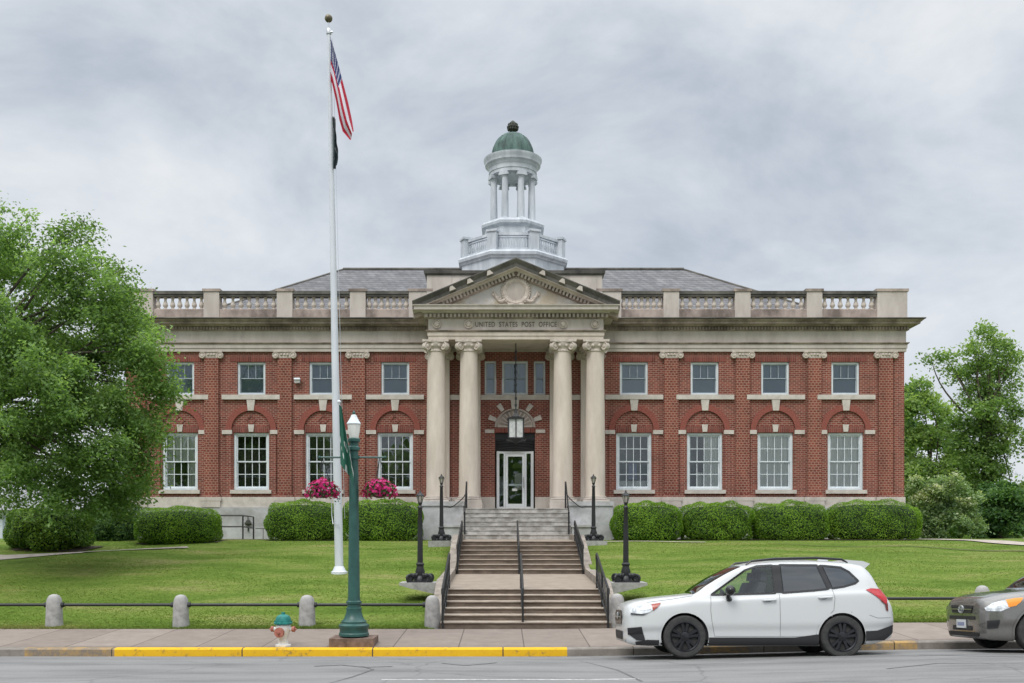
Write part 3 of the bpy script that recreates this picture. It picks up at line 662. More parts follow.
# roof over the portico back to the main roof
# ------------------------------------------------------------------ PORTICO
CY = 38.4; PF = 38.0; PH = 3.33
def gz(row): return EYE + (538 - row) / 26.3
FLOOR = 3.14
colx = [X0 - 3.05, X0 - 1.80, X0 + 1.80, X0 + 3.05]
CB0, CT0 = 3.40, gz(339.5)
def make_column(cx):
    q = MB(); prof = [(.40, CB0 + .22), (.40, CB0 + .25)]
    H0, H1 = CB0 + .25, CT0 - .42
    for i in range(13):
        t = i / 12; prof.append((.385 - .055 * t ** 1.7, H0 + (H1 - H0) * t))
    q.lathe(prof, (cx, CY, 0), 36); cl = q.build('column', 'limestone_clean', po)
    q = MB(); q.box(cx - .50, cx + .50, CY - .50, CY + .50, CB0, CB0 + .09)
    q.lathe([(.44, CB0 + .0905), (.48, CB0 + .115), (.48, CB0 + .14), (.44, CB0 + .16), (.415, CB0 + .175), (.44, CB0 + .20), (.43, CB0 + .219), (.40, CB0 + .2195)], (cx, CY, 0), 32); q.build('base', 'limestone', cl)
    q = MB(); zt = CT0 - .002; q.lathe([(.33, H1 - .02), (.365, H1), (.365, H1 + .03), (.34, H1 + .05), (.34, H1 + .12), (.42, H1 + .2), (.43, zt - .10)], (cx, CY, 0), 28)
    q.prism([(cx - .50, CY - .50), (cx - .25, CY - .44), (cx + .25, CY - .44), (cx + .50, CY - .50), (cx + .44, CY - .25), (cx + .44, CY + .25), (cx + .50, CY + .50), (cx + .25, CY + .44), (cx - .25, CY + .44), (cx - .50, CY + .50), (cx - .44, CY + .25), (cx - .44, CY - .25)], 'z', zt - .09, zt)
    for ang in (45, 135, 225, 315):
        T = Matrix.Translation((cx, CY, 0)) @ Matrix.Rotation(math.radians(ang), 4, 'Z'); q.x = T
        q.lathe([(.155, -.07), (.155, .07)], (.50, 0, zt - .245), 16, axis='y')
        for sg in (-1, 1): q.lathe([(.155, 0.07 * sg), (.14, .10 * sg), (.11, .075 * sg), (.07, .075 * sg), (.055, .105 * sg), (.001, .115 * sg)], (.50, 0, zt - .245), 14, axis='y')
        q.x = None
    for i in range(10):
        a = 2 * PI * i / 10; q.sphere((cx + .39 * math.cos(a), CY + .39 * math.sin(a), H1 + .20), .065, 6, 5)
    q.build('capital', 'ornament', cl, angle=.7)
for cx in colx: make_column(cx)
# limestone pilasters on the wall behind
for cx in colx:
    q = MB(); q.box(cx - .40, cx + .40, FY - .14, FY + .02, Z_BR0 + .001, CT0 - .34); pl = q.build('pilaster', 'limestone_clean', po)
    q = MB(); q.box(cx - .45, cx + .45, FY - .18, FY + .02, FLOOR, Z_BR0); q.build('base', 'limestone', pl)
    q = MB(); volute_capital(q, cx, FY - .16, CT0 - .34, CT0 - .03, .56, .14); q.build('capital', 'ornament', pl)
# entablature of the portico
PP = [(X0 - PH, FY - .2), (X0 - PH, PF), (X0 + PH, PF), (X0 + PH, FY - .2)]
zA, zF, zD, zC = CT0, gz(331.3), gz(319), gz(313.5)
pe = thing('portico_entablature', None, None); pe.parent = po
def pp(name, prof, mat, ang=.5): return piece(name, prof, mat, PP, parent=pe, ang=ang)
pp('architrave', [(-.75, zA), (.0, zA), (.0, zA + .13), (.03, zA + .135), (.03, zF - .04), (-.75, zF - .04)], 'limestone_clean')
pp('architrave_molding', [(-.7, zF - .0395), (.04, zF - .0395), (.10, zF + .01), (.10, zF + .03), (.0, zF + .05), (-.7, zF + .05)], 'limestone_worn')
fr = pp('frieze', [(-.7, zF + .0505), (0, zF + .0505), (0, zD), (-.7, zD)], 'limestone')
pp('dentil_band', [(-.7, zD + .0005), (.05, zD + .0005), (.08, zD + .03), (.08, zD + .19), (-.7, zD + .19)], 'limestone_worn')
pp('cornice', [(-.7, zD + .1905), (.20, zD + .1905), (.26, zD + .24), (.50, zD + .25), (.51, zD + .37), (.55, zD + .39), (.56, zD + .43), (-.7, zD + .46)], 'limestone')
d = MB(); x = X0 - PH - .1
while x < X0 + PH + .05: d.box(x, x + .08, PF - .165, PF - .081, zD + .045, zD + .17); x += .155
for sg in (-1, 1):
    y = PF - .1
    while y < FY - .9:
        xa = X0 + sg * (PH + .123); d.box(xa - .042, xa + .042, y, y + .08, zD + .045, zD + .17); y += .155
d.build('dentil_course', 'limestone', pe, smooth=False)
for cx in colx:
    q = MB(); q.lathe([(.17, PF + .01), (.17, PF - .05), (.14, PF - .07), (.12, PF - .03), (.10, PF - .03), (.08, PF - .08), (.001, PF - .10)], (cx if abs(cx - X0) < 2 else X0 + (cx - X0) * .985, 0, (zF + zD) / 2 + .03), 20, axis='y'); q.build('rosette', 'ornament', pe)
# flat dark lettering; the shade of incised cuts is put into its colour
cu = bpy.data.curves.new('lettering', 'FONT'); cu.body = 'UNITED  STATES  POST  OFFICE'; cu.size = .265; cu.align_x = 'CENTER'; cu.extrude = .006; cu.space_character = 1.12; cu.offset = .004
to = bpy.data.objects.new('lettering_curve', cu); COL.objects.link(to)
bpy.context.view_layer.update()
dg = bpy.context.evaluated_depsgraph_get(); me = bpy.data.meshes.new_from_object(to.evaluated_get(dg)); bpy.data.objects.remove(to)
xsz = [v.co.x for v in me.vertices]; wdt = max(xsz) - min(xsz); kx = (81.5 / 26.3) / wdt
# capitals drawn flat: add small serifs by hand-built bars at stem ends is beyond the resolution; the strokes are thickened instead
lt = bpy.data.objects.new('lettering', me); COL.objects.link(lt); me.materials.clear(); me.materials.append(M['letter'])
lt.parent = pe; lt.rotation_euler = (PI / 2, 0, 0); lt.scale = (kx, 1.0, 1); lt.location = (X0, PF - .003, (zF + zD) / 2 - .065)
# pediment
pd = thing('pediment', None, None); pd.parent = po
zB = zD + .46; AP = EYE + 280.4 / 26.8; HW = PH + .56; SL = (AP - (zB + .06)) / HW
q = MB(); tw = PH - .05; q.prism([(X0 - tw, zB - .05), (X0 + tw, zB - .05), (X0, zB + tw * SL - .12)], 'y', PF + .04, PF + .3); 
M['tympanum_stone'] = noisy('tympanum_stone', (.48, .475, .46), (.66, .635, .60), scale=1.3, rough=.85, c3=(.50, .43, .33), scale3=.9, lo3=.45, hi3=.6)
q.build('tympanum', 'tympanum_stone', pd)
def rake(name, prof, mat, sm=.5):
    """prof: (outward from PF toward the street, height above the sloping line)"""
    q = MB()
    for s in (-1, 1):
        V = []
        for t in (0, 1):
            x = X0 + s * HW * (1 - t); zb = zB + .06 + (AP - zB - .06) * t
            V += [(x, PF - o, zb + h) for o, h in prof]
        m = len(prof)
        q.add(V, [(j, (j + 1) % m, (j + 1) % m + m, j + m) for j in range(m)] + [tuple(range(m))])
    return q.build(name, mat, pd, angle=sm)
rake('raking_cornice', [(-.35, -.36), (.20, -.36), (.25, -.30), (.47, -.29), (.47, -.27), (-.35, -.27)], 'limestone')
rake('raking_gutter', [(-.35, -.2695), (.48, -.2695), (.49, -.13), (.50, -.1295), (.56, -.05), (.60, .0), (.60, .035), (-.35, .06)], 'limestone_dark')
rake('raking_band', [(-.35, -.54), (.05, -.54), (.08, -.50), (.08, -.3605), (-.35, -.3605)], 'limestone_worn')
n = 26
for s in (-1, 1):
    d = MB()
    for i in range(n):
        t = (i + .8) / (n + .6); x = X0 + s * HW * (1 - t) * .90; zz = AP - abs(x - X0) * SL - .43
        d.x = Matrix.Translation((x, PF - .12, zz)) @ Matrix.Rotation(s * math.atan(SL), 4, 'Y')
        if zz - .1 > zB: d.box(-.04, .04, -.045, .039, -.065, .075)
    d.x = None; d.build('dentil_course', 'limestone', pd, smooth=False)
# pale joint blocks on the raking cornice
d = MB()
for s in (-1, 1):
    for t in (.26, .45, .62):
        x = X0 + s * HW * t; zz = AP - HW * t * SL - .085; d = MB()
        d.x = Matrix.Translation((x, PF - .52, zz)) @ Matrix.Rotation(s * math.atan(SL), 4, 'Y'); d.prism([(-.13, -.10), (.13, -.10), (.05, .06), (-.05, .06)], 'y', -.065, .03)
        d.x = None; d.build('cornice_joint', 'limestone', pd)
# wreath carving
q = MB(); wc = Vector((X0 + .0, PF + .04, zB + .58)); n = 40
q.tube([wc + Vector((.46 * math.cos(2 * PI * i / n), -.06, .44 * math.sin(2 * PI * i / n))) for i in range(n + 1)], .06, 8, cap=False)
for i in range(34):
    a = 2 * PI * i / 34
    for dr in (-.07, .07):
        r = .46 + dr; q.sphere((wc.x + r * math.cos(a + dr), wc.y - .05, wc.z + r * .96 * math.sin(a + dr)), .05, 6, 5)
wr = q.build('wreath', 'ornament', pd)
q = MB(); q.lathe([(.37, .0), (.37, -.05), (.32, -.08), (.001, -.10)], (wc.x, wc.y, wc.z), 28, axis='y'); q.build('medallion', 'limestone', wr)
q = MB()
for s in (-1, 1):
    q.tube([wc + Vector((s * (.42 + .42 * t), -.05, -.30 - .13 * math.sin(t * PI) + .30 * t * t)) for t in [i / 10 for i in range(11)]], [.07 - .03 * i / 10 for i in range(11)], 7)
    for k in range(5): q.sphere((wc.x + s * (.5 + .09 * k), wc.y - .05, wc.z - .36 + .06 * k), .06, 6, 5)
    q.tube([wc + Vector((s * (.30 * t), -.05, -.45 - .06 * t)) for t in (0, .5, 1)], .06, 7)
q.build('laurel_spray', 'ornament', wr)
# gable roof and ceiling of the portico
q = MB(); ap = AP + .03; e = zB + .09
for s in (-1, 1): q.add([(X0, PF - .5, ap), (X0, 44.5, ap), (X0 + s * (HW - .02), 44.5, e), (X0 + s * (HW - .02), PF - .5, e)], [(0, 1, 2, 3)])
q.build('gable_roof', 'slate', pd, smooth=False)
q = MB(); q.box(X0 - PH + .72, X0 + PH - .72, PF + .70, FY - .21, zA + .16, zA + .26); q.box(X0 - .02 - 1.3, X0 + 1.3, PF + .7, FY - .21, zA + .06, zA + .159); q.build('portico_ceiling', 'limestone', po)
# centre band, fan over the door, windows
q = MB(); q.box(X0 - 2.64, X0 - 2.21, FY - .07, FY + .02, fz(400), fz(395)); q.box(X0 + 2.21, X0 + 2.64, FY - .07, FY + .02, fz(400), fz(395)); q.box(X0 - 1.39, X0 + 1.39, FY - .07, FY + .02, fz(400), fz(395) - .001); q.build('band_course', 'limestone_sill', po)
fc = fx(515); q = MB(); fz0 = fz(427.3); n = 20
q.prism([(fc + .82 * math.cos(PI * i / n), fz0 + .76 * math.sin(PI * i / n)) for i in range(n + 1)], 'y', FY - .05, FY + .02); fan = q.build('fan_tympanum', 'limestone', po)
q = MB()
for i in range(1, 12):
    a = PI * i / 12; T = Matrix.Translation((fc, FY - .06, fz0)) @ Matrix.Rotation(-a, 4, 'Y'); q.x = T; q.prism([(.25, -.015), (.66, -.05), (.66, .05), (.25, .015)], 'y', -.015, .012)
q.x = None; q.tube([(fc + .74 * math.cos(PI * i / 24), FY - .055, fz0 + .69 * math.sin(PI * i / 24)) for i in range(25)], .035, 6)
q.build('fan_fluting', 'limestone_worn', fan)
for a in (90, 53.7, 126.3, 21, 159):
    q = MB(); T = Matrix.Translation((fc, FY - .05, fz0)) @ Matrix.Rotation(-math.radians(a), 4, 'Y'); q.x = T
    if a == 90: q.prism([(.72, -.13), (1.10, -.17), (1.10, .17), (.72, .13)], 'y', -.08, .06)
    else: q.prism([(.82, -.075), (1.13, -.10), (1.13, .10), (.82, .075)], 'y', -.03, .06)
    q.x = None; q.build('keystone', 'limestone_sill', fan)
for s in (-1, 1):
    q = MB(); cx = fc + s * 1.03; q.box(cx - .19, cx + .19, FY - .05, FY + .02, fz(433), fz(429.6)); q.build('impost', 'limestone_sill', fan)
q = MB(); q.box(fc - .80, fc + .80, FY - .03, FY + .02, DZ1 + .006, fz0 - .005); q.build('lintel', 'brick_soldier', fan, smooth=False)
for k, (a, b2) in enumerate(cwin):
    x0_, x1_ = fx(a), fx(b2); fr_ = .085 if k == 0 else .07
    f = MB(); win_frame(f, x0_, x1_, CB, CT, YW, 0, 0, 0, 0, fr=fr_); wn = f.build('window', 'white_paint', po); wn['label'] = 'upper window behind the columns' if k == 0 else 'narrow upper sidelight window behind the columns'
    s = MB(); zm = (CT + CB) / 2
    sash(s, x0_ + fr_, x1_ - fr_, zm - .02, CT - fr_, YW + .05, 3 if k == 0 else 1, 1, .03, .022); s.build('sash', 'blind_frame', wn)
    s = MB(); sash(s, x0_ + fr_, x1_ - fr_, CB + fr_, zm + .02, YW + .092, 1, 1, .03); s.build('sash', 'blind_frame', wn)
    p = MB(); p.box(x0_ + fr_, x1_ - fr_, YW + .068, YW + .072, zm, CT - fr_); p.box(x0_ + fr_, x1_ - fr_, YW + .111, YW + .115, CB + fr_, zm); p.build('pane', 'glass_up', wn)
    p = MB(); p.box(x0_ + .01, x1_ - .01, FY + .215, FY + .23, CB + .01, CT - .01); p.build('blind', 'blind', wn)
# door
YD = FY + .12
f = MB(); zt = fz(451); xa, xb = fx(496.6), fx(533.6)
f.box(xa, xa + .11, YD, YD + .12, DZ0, zt); f.box(xb - .11, xb, YD, YD + .12, DZ0, zt); f.box(xa + .11, xb - .11, YD, YD + .12, zt - .09, zt)
m1, m2 = fx(503.6), fx(526.6)
f.box(m1, m1 + .07, YD, YD + .12, DZ0, zt - .09); f.box(m2 - .07, m2, YD, YD + .12, DZ0, zt - .09)
for a, b2 in ((xa + .11, m1), (m2, xb - .11)): f.box(a, b2, YD + .002, YD + .118, DZ0, DZ0 + .16)
df = f.build('door_frame', 'alu', po)
f = MB(); a, b2 = m1 + .075, m2 - .075; f.box(a, a + .10, YD + .03, YD + .08, DZ0 + .02, zt - .095); f.box(b2 - .10, b2, YD + .03, YD + .08, DZ0 + .02, zt - .095); f.box(a + .10, b2 - .10, YD + .03, YD + .08, zt - .21, zt - .095); f.box(a + .10, b2 - .10, YD + .03, YD + .08, DZ0 + .02, DZ0 + .28)
dl = f.build('door', 'alu', df)
f = MB(); f.box(a + .10, b2 - .10, YD + .05, YD + .056, DZ0 + .28, zt - .21); f.build('door_pane', 'glass', df)
f = MB(); f.box(xa + .11, m1, YD + .05, YD + .056, DZ0 + .16, zt - .09); f.box(m2, xb - .11, YD + .05, YD + .056, DZ0 + .16, zt - .09); f.build('sidelight_pane', 'glass_up', df)
f = MB(); f.tube([(b2 - .05, YD + .03, DZ0 + .95), (b2 - .05, YD - .05, DZ0 + .95), (b2 - .05, YD - .05, DZ0 + 1.35), (b2 - .05, YD + .03, DZ0 + 1.35)], .016, 8); f.build('door_handle', 'silver', df)
f = MB(); f.box(a + .1, b2 - .1, YD + .09, YD + .12, DZ0 + 1.02, DZ0 + 1.08); f.build('push_bar', 'silver', df)
f = MB(); f.box(fc - .11, fc + .09, YD + .045, YD + .049, DZ0 + .80, DZ0 + .90); f.build('notice', 'banner_white', df)
f = MB(); room_box(f, xa, xb, DZ0, zt, FY + .3, 2.2); f.build('lobby', 'room', df)
f = MB(); f.box(fc - .75, fc - .25, FY + 1.9, FY + 1.95, DZ0 + .7, DZ0 + 1.5); f.box(fc + .0, fc + .3, FY + 1.2, FY + 1.25, DZ0 + .9, DZ0 + 1.6); f.build('lobby_board', 'curtain', df)
# black ribbed transom hood
q = MB(); x0_, x1_ = DX0 + .005, DX1 - .005; n = 16
q.box(x0_, x1_, YD, YD + .1, zt + .002, DZ1 - .004)
for zz, bul in ((zt + .06, .10), (zt + .17, .13), (zt + .28, .15), (zt + .39, .13)):
    q.tube([(x0_ + .03 + (x1_ - x0_ - .06) * i / n, YD - bul * math.sin(PI * i / n), zz + .07 * math.sin(PI * i / n)) for i in range(n + 1)], .025, 6)
V = []
for i in range(n + 1):
    xx = x0_ + .03 + (x1_ - x0_ - .06) * i / n; s_ = math.sin(PI * i / n); V += [(xx, YD - .09 * s_, zt + .03), (xx, YD - .12 * s_, zt + .46 + .06 * s_)]
q.add(V, [(2 * i, 2 * i + 2, 2 * i + 3, 2 * i + 1) for i in range(n)])
q.build('transom_hood', 'black_frame', po)
# portico floor + pedestals/podium
q = MB(); q.box(X0 - 3.6, X0 + 3.6, 37.52, FY - .05, 2.9, FLOOR); q.build('portico_floor', 'granite_step', po)
for s in (-1, 1):
    q = MB(); a, b2 = sorted((X0 + s * 1.98, X0 + s * 3.62)); q.box(a, b2, 37.45, FY - .17, 1.5, CB0 - .165)
    po_ = q.build('podium', 'granite', po)
    q = MB(); q.box(a - .04, b2 + .04, 37.40, FY - .165, CB0 - .1645, CB0 - .002); q.build('podium_cap', 'granite', po_)
    q = MB(); a, b2 = sorted((X0 + s * 1.28, X0 + s * 1.938)); q.box(a, b2, 37.9, 38.92, FLOOR - .05, CB0 - .003); q.build('plinth', 'limestone', po_)
    q = MB(); a, b2 = sorted((X0 + s * 1.98, X0 + s * 2.75)); q.box(a, b2, 35.75, 37.448, 1.5, 2.42); q.box(a - .03, b2 + .03, 35.70, 37.447, 2.4205, 2.50); q.build('stair_cheek', 'granite', po_)
# little flood light on the wall
q = MB(); lx, lz = fx(298), fz(381); q.box(lx - .10, lx + .10, FY - .22, FY - .05, lz - .10, lz + .03); q.prism([(FY - .26, lz + .03), (FY - .04, lz + .03), (FY - .06, lz + .10), (FY - .20, lz + .10)], 'x', lx - .12, lx + .12); q.box(lx - .05, lx + .05, FY - .06, FY, lz - .06, lz + .06)
fl = q.build('flood_light', 'white_paint', po); q = MB(); q.box(lx - .08, lx + .08, FY - .225, FY - .221, lz - .08, lz + .01); q.build('lens', 'lamp_pane', fl)
# small conduit box low on the granite
# ------------------------------------------------------------------ CUPOLA
cp = thing('cupola', None, None, (X0 - .03, 47.0, 0)); cp.parent = po
def octo(a, rot=PI / 8): return [(a / math.cos(PI / 8) * math.cos(rot + i * PI / 4), a / math.cos(PI / 8) * math.sin(rot + i * PI / 4)) for i in range(8)]
def oct_prof(mb, prof):
    R = 1 / math.cos(PI / 8); mb.lathe([(r * R, z) for r, z in prof], (0, 0, 0), 8, PI / 8)
q = MB(); oct_prof(q, [(2.34, 12.6), (2.34, 14.52), (2.40, 14.56), (2.42, 14.62), (2.50, 14.68), (2.52, 14.80), (2.46, 14.84), (2.42, 14.90), (2.0, 14.93)]); q.build('base_stage', 'white_cupola', cp, angle=.3)
ZB_ = 14.93; oc = octo(2.18)
for (x, y) in oc:
    q = MB(); a = math.atan2(y, x); q.x = Matrix.Translation((x * .985, y * .985, 0)) @ Matrix.Rotation(a, 4, 'Z'); q.box(-.20, .20, -.22, .22, ZB_ - .02, ZB_ + .80); q.box(-.25, .25, -.27, .27, ZB_ + .8005, ZB_ + .90); q.x = None; q.build('railing_pier', 'white_cupola', cp)
q = MB()
for i in range(8):
    a, b2 = Vector((*oc[i], 0)), Vector((*oc[(i + 1) % 8], 0)); d_ = (b2 - a).normalized(); Lh = (b2 - a).length; ang = math.atan2(d_.y, d_.x)
    q.x = Matrix.Translation((a.x, a.y, 0)) @ Matrix.Rotation(ang, 4, 'Z')
    q.box(.2, Lh - .2, -.07, .07, ZB_ - .01, ZB_ + .10); q.box(.2, Lh - .2, -.08, .08, ZB_ + .66, ZB_ + .78)
    q.box(.2, Lh - .2, -.05, .05, ZB_ + .56, ZB_ + .59)
    for k in range(11):
        xx = .30 + (Lh - .60) * k / 10; q.lathe([(.028, ZB_ + .1), (.045, ZB_ + .28), (.025, ZB_ + .45), (.03, ZB_ + .56)], (xx, 0, 0), 6)
q.x = None; q.build('railing', 'white_cupola', cp)
q = MB(); oct_prof(q, [(1.30, 14.9), (1.30, 16.30), (1.36, 16.36), (1.44, 16.42), (1.46, 16.54), (1.40, 16.58), (1.34, 16.67), (.2, 16.68)]); q.build('drum', 'white_cupola', cp, angle=.3)
for i in range(8):
    a = PI / 8 + i * PI / 4; x, y = .96 * math.cos(a), .96 * math.sin(a)
    q = MB(); q.lathe([(.165, 16.80), (.165, 17.4), (.135, 18.66)], (x, y, 0), 16)
    c_ = q.build('column', 'white_cupola', cp)
    q.v, q.f, q.mi = [], [], []; 
    q = MB(); q.cbox(x, y, 16.715, .40, .40, .07); q.lathe([(.20, 16.75), (.205, 16.77), (.175, 16.80)], (x, y, 0), 16)
    q.lathe([(.14, 18.66), (.17, 18.70), (.15, 18.73), (.20, 18.84)], (x, y, 0), 14); q.x = Matrix.Translation((x, y, 0)) @ Matrix.Rotation(a, 4, 'Z'); q.box(-.20, .20, -.20, .20, 18.84, 18.92); q.box(.05, .20, -.24, .24, 18.74, 18.84); q.x = None
    # joined to the shaft: bases and capitals belong to the column itself
    bm = bmesh.new(); bm.from_mesh(c_.data); tmp = bpy.data.meshes.new('t'); tmp.from_pydata(q.v, [], q.f); bm.from_mesh(tmp); bpy.data.meshes.remove(tmp); bmesh.ops.recalc_face_normals(bm, faces=bm.faces); bm.to_mesh(c_.data); bm.free()
q = MB(); q.lathe([(.74, 18.94), (.74, 18.922), (1.10, 18.922), (1.10, 19.08), (1.13, 19.09), (1.13, 19.28), (1.17, 19.32), (1.20, 19.40), (1.30, 19.46), (1.31, 19.58), (1.36, 19.66), (1.37, 19.76), (1.05, 19.86), (.2, 19.88)], (0, 0, 0), 48); q.build('entablature', 'white_cupola', cp)
q = MB(); q.lathe([(1.08, 19.0), (.001, 19.02)], (0, 0, 0), 32); q.build('ceiling', 'finial', cp)
q = MB(); n = 14; q.lathe([(1.02, 19.84), (1.03, 19.9), (.99, 19.95)] + [(max(.99 * math.cos(PI / 2 * i / n), .001), 19.95 + 1.10 * math.sin(PI / 2 * i / n)) for i in range(1, n + 1)], (0, 0, 0), 40)
dm = q.build('dome', 'copper', cp)
q = MB()
for k in range(16):
    a = 2 * PI * k / 16; q.tube([((1.0 * math.cos(PI / 2 * i / 8)) * math.cos(a), (1.0 * math.cos(PI / 2 * i / 8)) * math.sin(a), 19.955 + 1.10 * math.sin(PI / 2 * i / 8)) for i in range(8)], .007, 5)
q.build('seam', 'copper', dm)
q = MB(); q.lathe([(.001, 20.98), (.20, 20.99), (.22, 21.05), (.10, 21.09), (.10, 21.13), (.20, 21.20), (.25, 21.33), (.22, 21.46), (.12, 21.57), (.05, 21.63), (.001, 21.66)], (0, 0, 0), 16)
for k in range(12):
    for j, (r, z) in enumerate(((.22, 21.22), (.245, 21.33), (.20, 21.45))): a = 2 * PI * (k + .5 * j) / 12; q.sphere((r * math.cos(a), r * math.sin(a), z), .05, 5, 4)
q.build('finial', 'finial', cp)

# ------------------------------------------------------------------ hanging lantern in the portico
hl = thing('hanging_lantern', 'large square hanging lantern with frosted panes on a chain above the entrance door', 'lantern', (0.5, 38.95, 5.80))
q = MB(); q.tube([(0, 0, 1.35), (0, 0, 3.83)], .022, 6)
for i in range(18): q.x = Matrix.Translation((0, 0, 1.4 + i * .13)) @ Matrix.Rotation((i % 2) * PI / 2, 4, 'Z'); q.box(-.045, .045, -.012, .012, -.05, .05)
q.x = None; q.build('chain', 'black_metal', hl)
q = MB()
for sx in (-1, 1):
    for sy in (-1, 1): q.box(sx * .29 - .025, sx * .29 + .025, sy * .29 - .025, sy * .29 + .025, .08, .85)
q.box(-.02, .02, -.305, -.28, .08, .85); q.box(-.02, .02, .28, .305, .08, .85)
q.cbox(0, 0, .10, .64, .64, .05); q.cbox(0, 0, .86, .66, .66, .05)
q.lathe([(.40, .885), (.20, .95), (.09, 1.08), (.04, 1.25), (.03, 1.4)], (0, 0, 0), 4, PI / 4)
q.lathe([(.03, -.10), (.12, -.04), (.30, .01), (.52, .04), (.56, .075)], (0, 0, 0), 4, PI / 4)
q.build('frame', 'black_metal', hl, angle=.3)
q = MB(); q.box(-.265, .265, -.265, .265, .126, .834); q.build('lantern_pane', 'lantern_glass', hl)

# ------------------------------------------------------------------ STAIRS
st = thing('concrete_stairs', 'two flights of brown concrete steps with landing climbing from the sidewalk', 'stairs', (0, 0, 0))
SW = 1.85
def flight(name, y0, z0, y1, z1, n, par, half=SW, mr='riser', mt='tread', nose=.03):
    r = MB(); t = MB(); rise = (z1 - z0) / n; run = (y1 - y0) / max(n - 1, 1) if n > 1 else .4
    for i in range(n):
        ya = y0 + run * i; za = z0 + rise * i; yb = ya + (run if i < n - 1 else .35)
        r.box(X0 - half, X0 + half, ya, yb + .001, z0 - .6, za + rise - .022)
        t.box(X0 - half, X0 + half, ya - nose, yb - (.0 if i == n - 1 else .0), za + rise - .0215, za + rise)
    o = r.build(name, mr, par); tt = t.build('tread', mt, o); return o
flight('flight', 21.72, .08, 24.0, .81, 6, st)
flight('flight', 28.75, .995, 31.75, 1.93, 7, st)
q = MB(); q.add([(X0 - SW, 24.34, .811), (X0 + SW, 24.34, .811), (X0 + SW, 28.75, .996), (X0 - SW, 28.75, .996)], [(0, 1, 2, 3)]); q.box(X0 - .006, X0 + .006, 24.34, 28.7, .5, .51); q.build('landing', 'landing', st)
q = MB(); q.add([(X0 - SW, 32.08, 1.931), (X0 + SW, 32.08, 1.931), (X0 + SW, 35.44, 1.985), (X0 - SW, 35.44, 1.985)], [(0, 1, 2, 3)]); q.build('landing', 'landing', st)
for s in (-1, 1):
    a, b2 = sorted((X0 + s * 1.852, X0 + s * 2.09)); q = MB()
    q.prism([(21.9, -.2), (21.9, .16), (22.1, .30), (24.1, 1.02), (24.9, 1.04), (28.4, 1.16), (28.9, 1.26), (31.7, 2.12), (35.4, 2.16), (35.4, .8)], 'x', a, b2); q.build('cheek_wall', 'cheek', st)
gs = thing('granite_steps', 'pale weathered granite steps rising to the entrance door between stone cheeks', 'steps', (0, 0, 0))
flight('flight', 35.45, 1.985, 37.45, FLOOR - .003, 7, gs, half=1.965, mr='granite_step', mt='granite_step', nose=.025)

# pedestals carrying the iron lamps
lampspots = []
for (y, zt, hgt, oc_) in ((24.5, .93 + .0, .24, 2.52), (33.8, 1.92, .36, 2.57)):
    for s in (-1, 1):
        a, b2 = sorted((X0 + s * 2.093, X0 + s * 2.98)); 
        lampspots.append((X0 + s * oc_, y, zt + .02))
        xin, xout = X0 + s * 2.093, X0 + s * 2.99
        where = ('left' if s < 0 else 'right')
        lab = ('lower grey concrete lamp pedestal jutting from the %s stair wall above the lawn' if y < 30 else 'upper grey concrete lamp pedestal beside the %s end of the top step') % where
        q = MB(); poly = [(xin, zt + .02), (xout, zt + .02), (xout, zt - .04), (xout - s * .25, zt - .11), (xin, zt - .26)] if y < 30 else [(xin, zt + .02), (xout, zt + .02), (xout, zt - .32), (xout - s * .15, zt - .42), (xin, zt - .46)]
        q.prism(poly, 'y', y - .42, y + .42); tag(q.build('lamp_pedestal', 'concrete_grey', None, angle=.3), lab, 'pedestal', 'lamp pedestals on the stairs')

# ------------------------------------------------------------------ HANDRAILS
def handrail(name, label, p0, p1, h0, h1, posts, loops=False, bars=True):
    """p0/p1: ground ends (x,y,z)"""
    t_ = thing(name, label, 'handrail', p0, 0, 'black handrails on the stairs'); a = Vector((0, 0, 0)); b2 = Vector(p1) - Vector(p0)
    q = MB(); q.tube([a + Vector((0, -.14, h0 - .12)), a + Vector((0, -.12, h0 - .01)), a + Vector((0, 0, h0)), b2 + Vector((0, 0, h1)), b2 + Vector((0, .12, h1 - .02)), b2 + Vector((0, .13, h1 - .14))], .026, 8); q.build('top_rail', 'black_metal', t_)
    q = MB(); q.tube([a + Vector((0, 0, h0 * .5)), b2 + Vector((0, 0, h1 * .5))], .018, 6); q.tube([a + Vector((0, 0, .14)), b2 + Vector((0, 0, .14))], .018, 6); q.build('lower_rail', 'black_metal', t_)
    for i in range(posts):
        t = i / (posts - 1); p = a.lerp(b2, t); q = MB(); q.box(p.x - .022, p.x + .022, p.y - .022, p.y + .022, p.z - .05, p.z + h0 + (h1 - h0) * t - .02); q.build('post', 'black_metal', t_)
    if bars:
        q = MB(); n = int(b2.length / .22)
        for i in range(1, n): p = a.lerp(b2, i / n); q.tube([p + Vector((0, 0, .14)), p + Vector((0, 0, h0 + (h1 - h0) * i / n))], .009, 5)
        q.build('baluster_bar', 'black_metal', t_)
    return t_
handrail('stair_handrail', 'black iron handrail along the left side of the lower concrete flight', (X0 - 1.80, 21.7, .10), (X0 - 1.80, 24.3, .83), .84, .82, 3)
handrail('stair_handrail', 'black iron handrail along the right side of the lower concrete flight', (X0 + 1.79, 21.7, .10), (X0 + 1.79, 24.3, .83), .84, .82, 3)
handrail('stair_handrail', 'thin black handrail down the middle of the lower concrete flight', (X0 - .06, 21.75, .10), (X0 - .06, 24.2, .83), .84, .82, 3, bars=False)
handrail('stair_handrail', 'black iron handrail along the left side of the upper concrete flight', (X0 - 1.80, 28.7, 1.0), (X0 - 1.80, 31.9, 1.93), .84, .64, 3)
handrail('stair_handrail', 'black iron handrail along the right side of the upper concrete flight', (X0 + 1.80, 28.7, 1.0), (X0 + 1.80, 31.9, 1.93), .84, .64, 3)
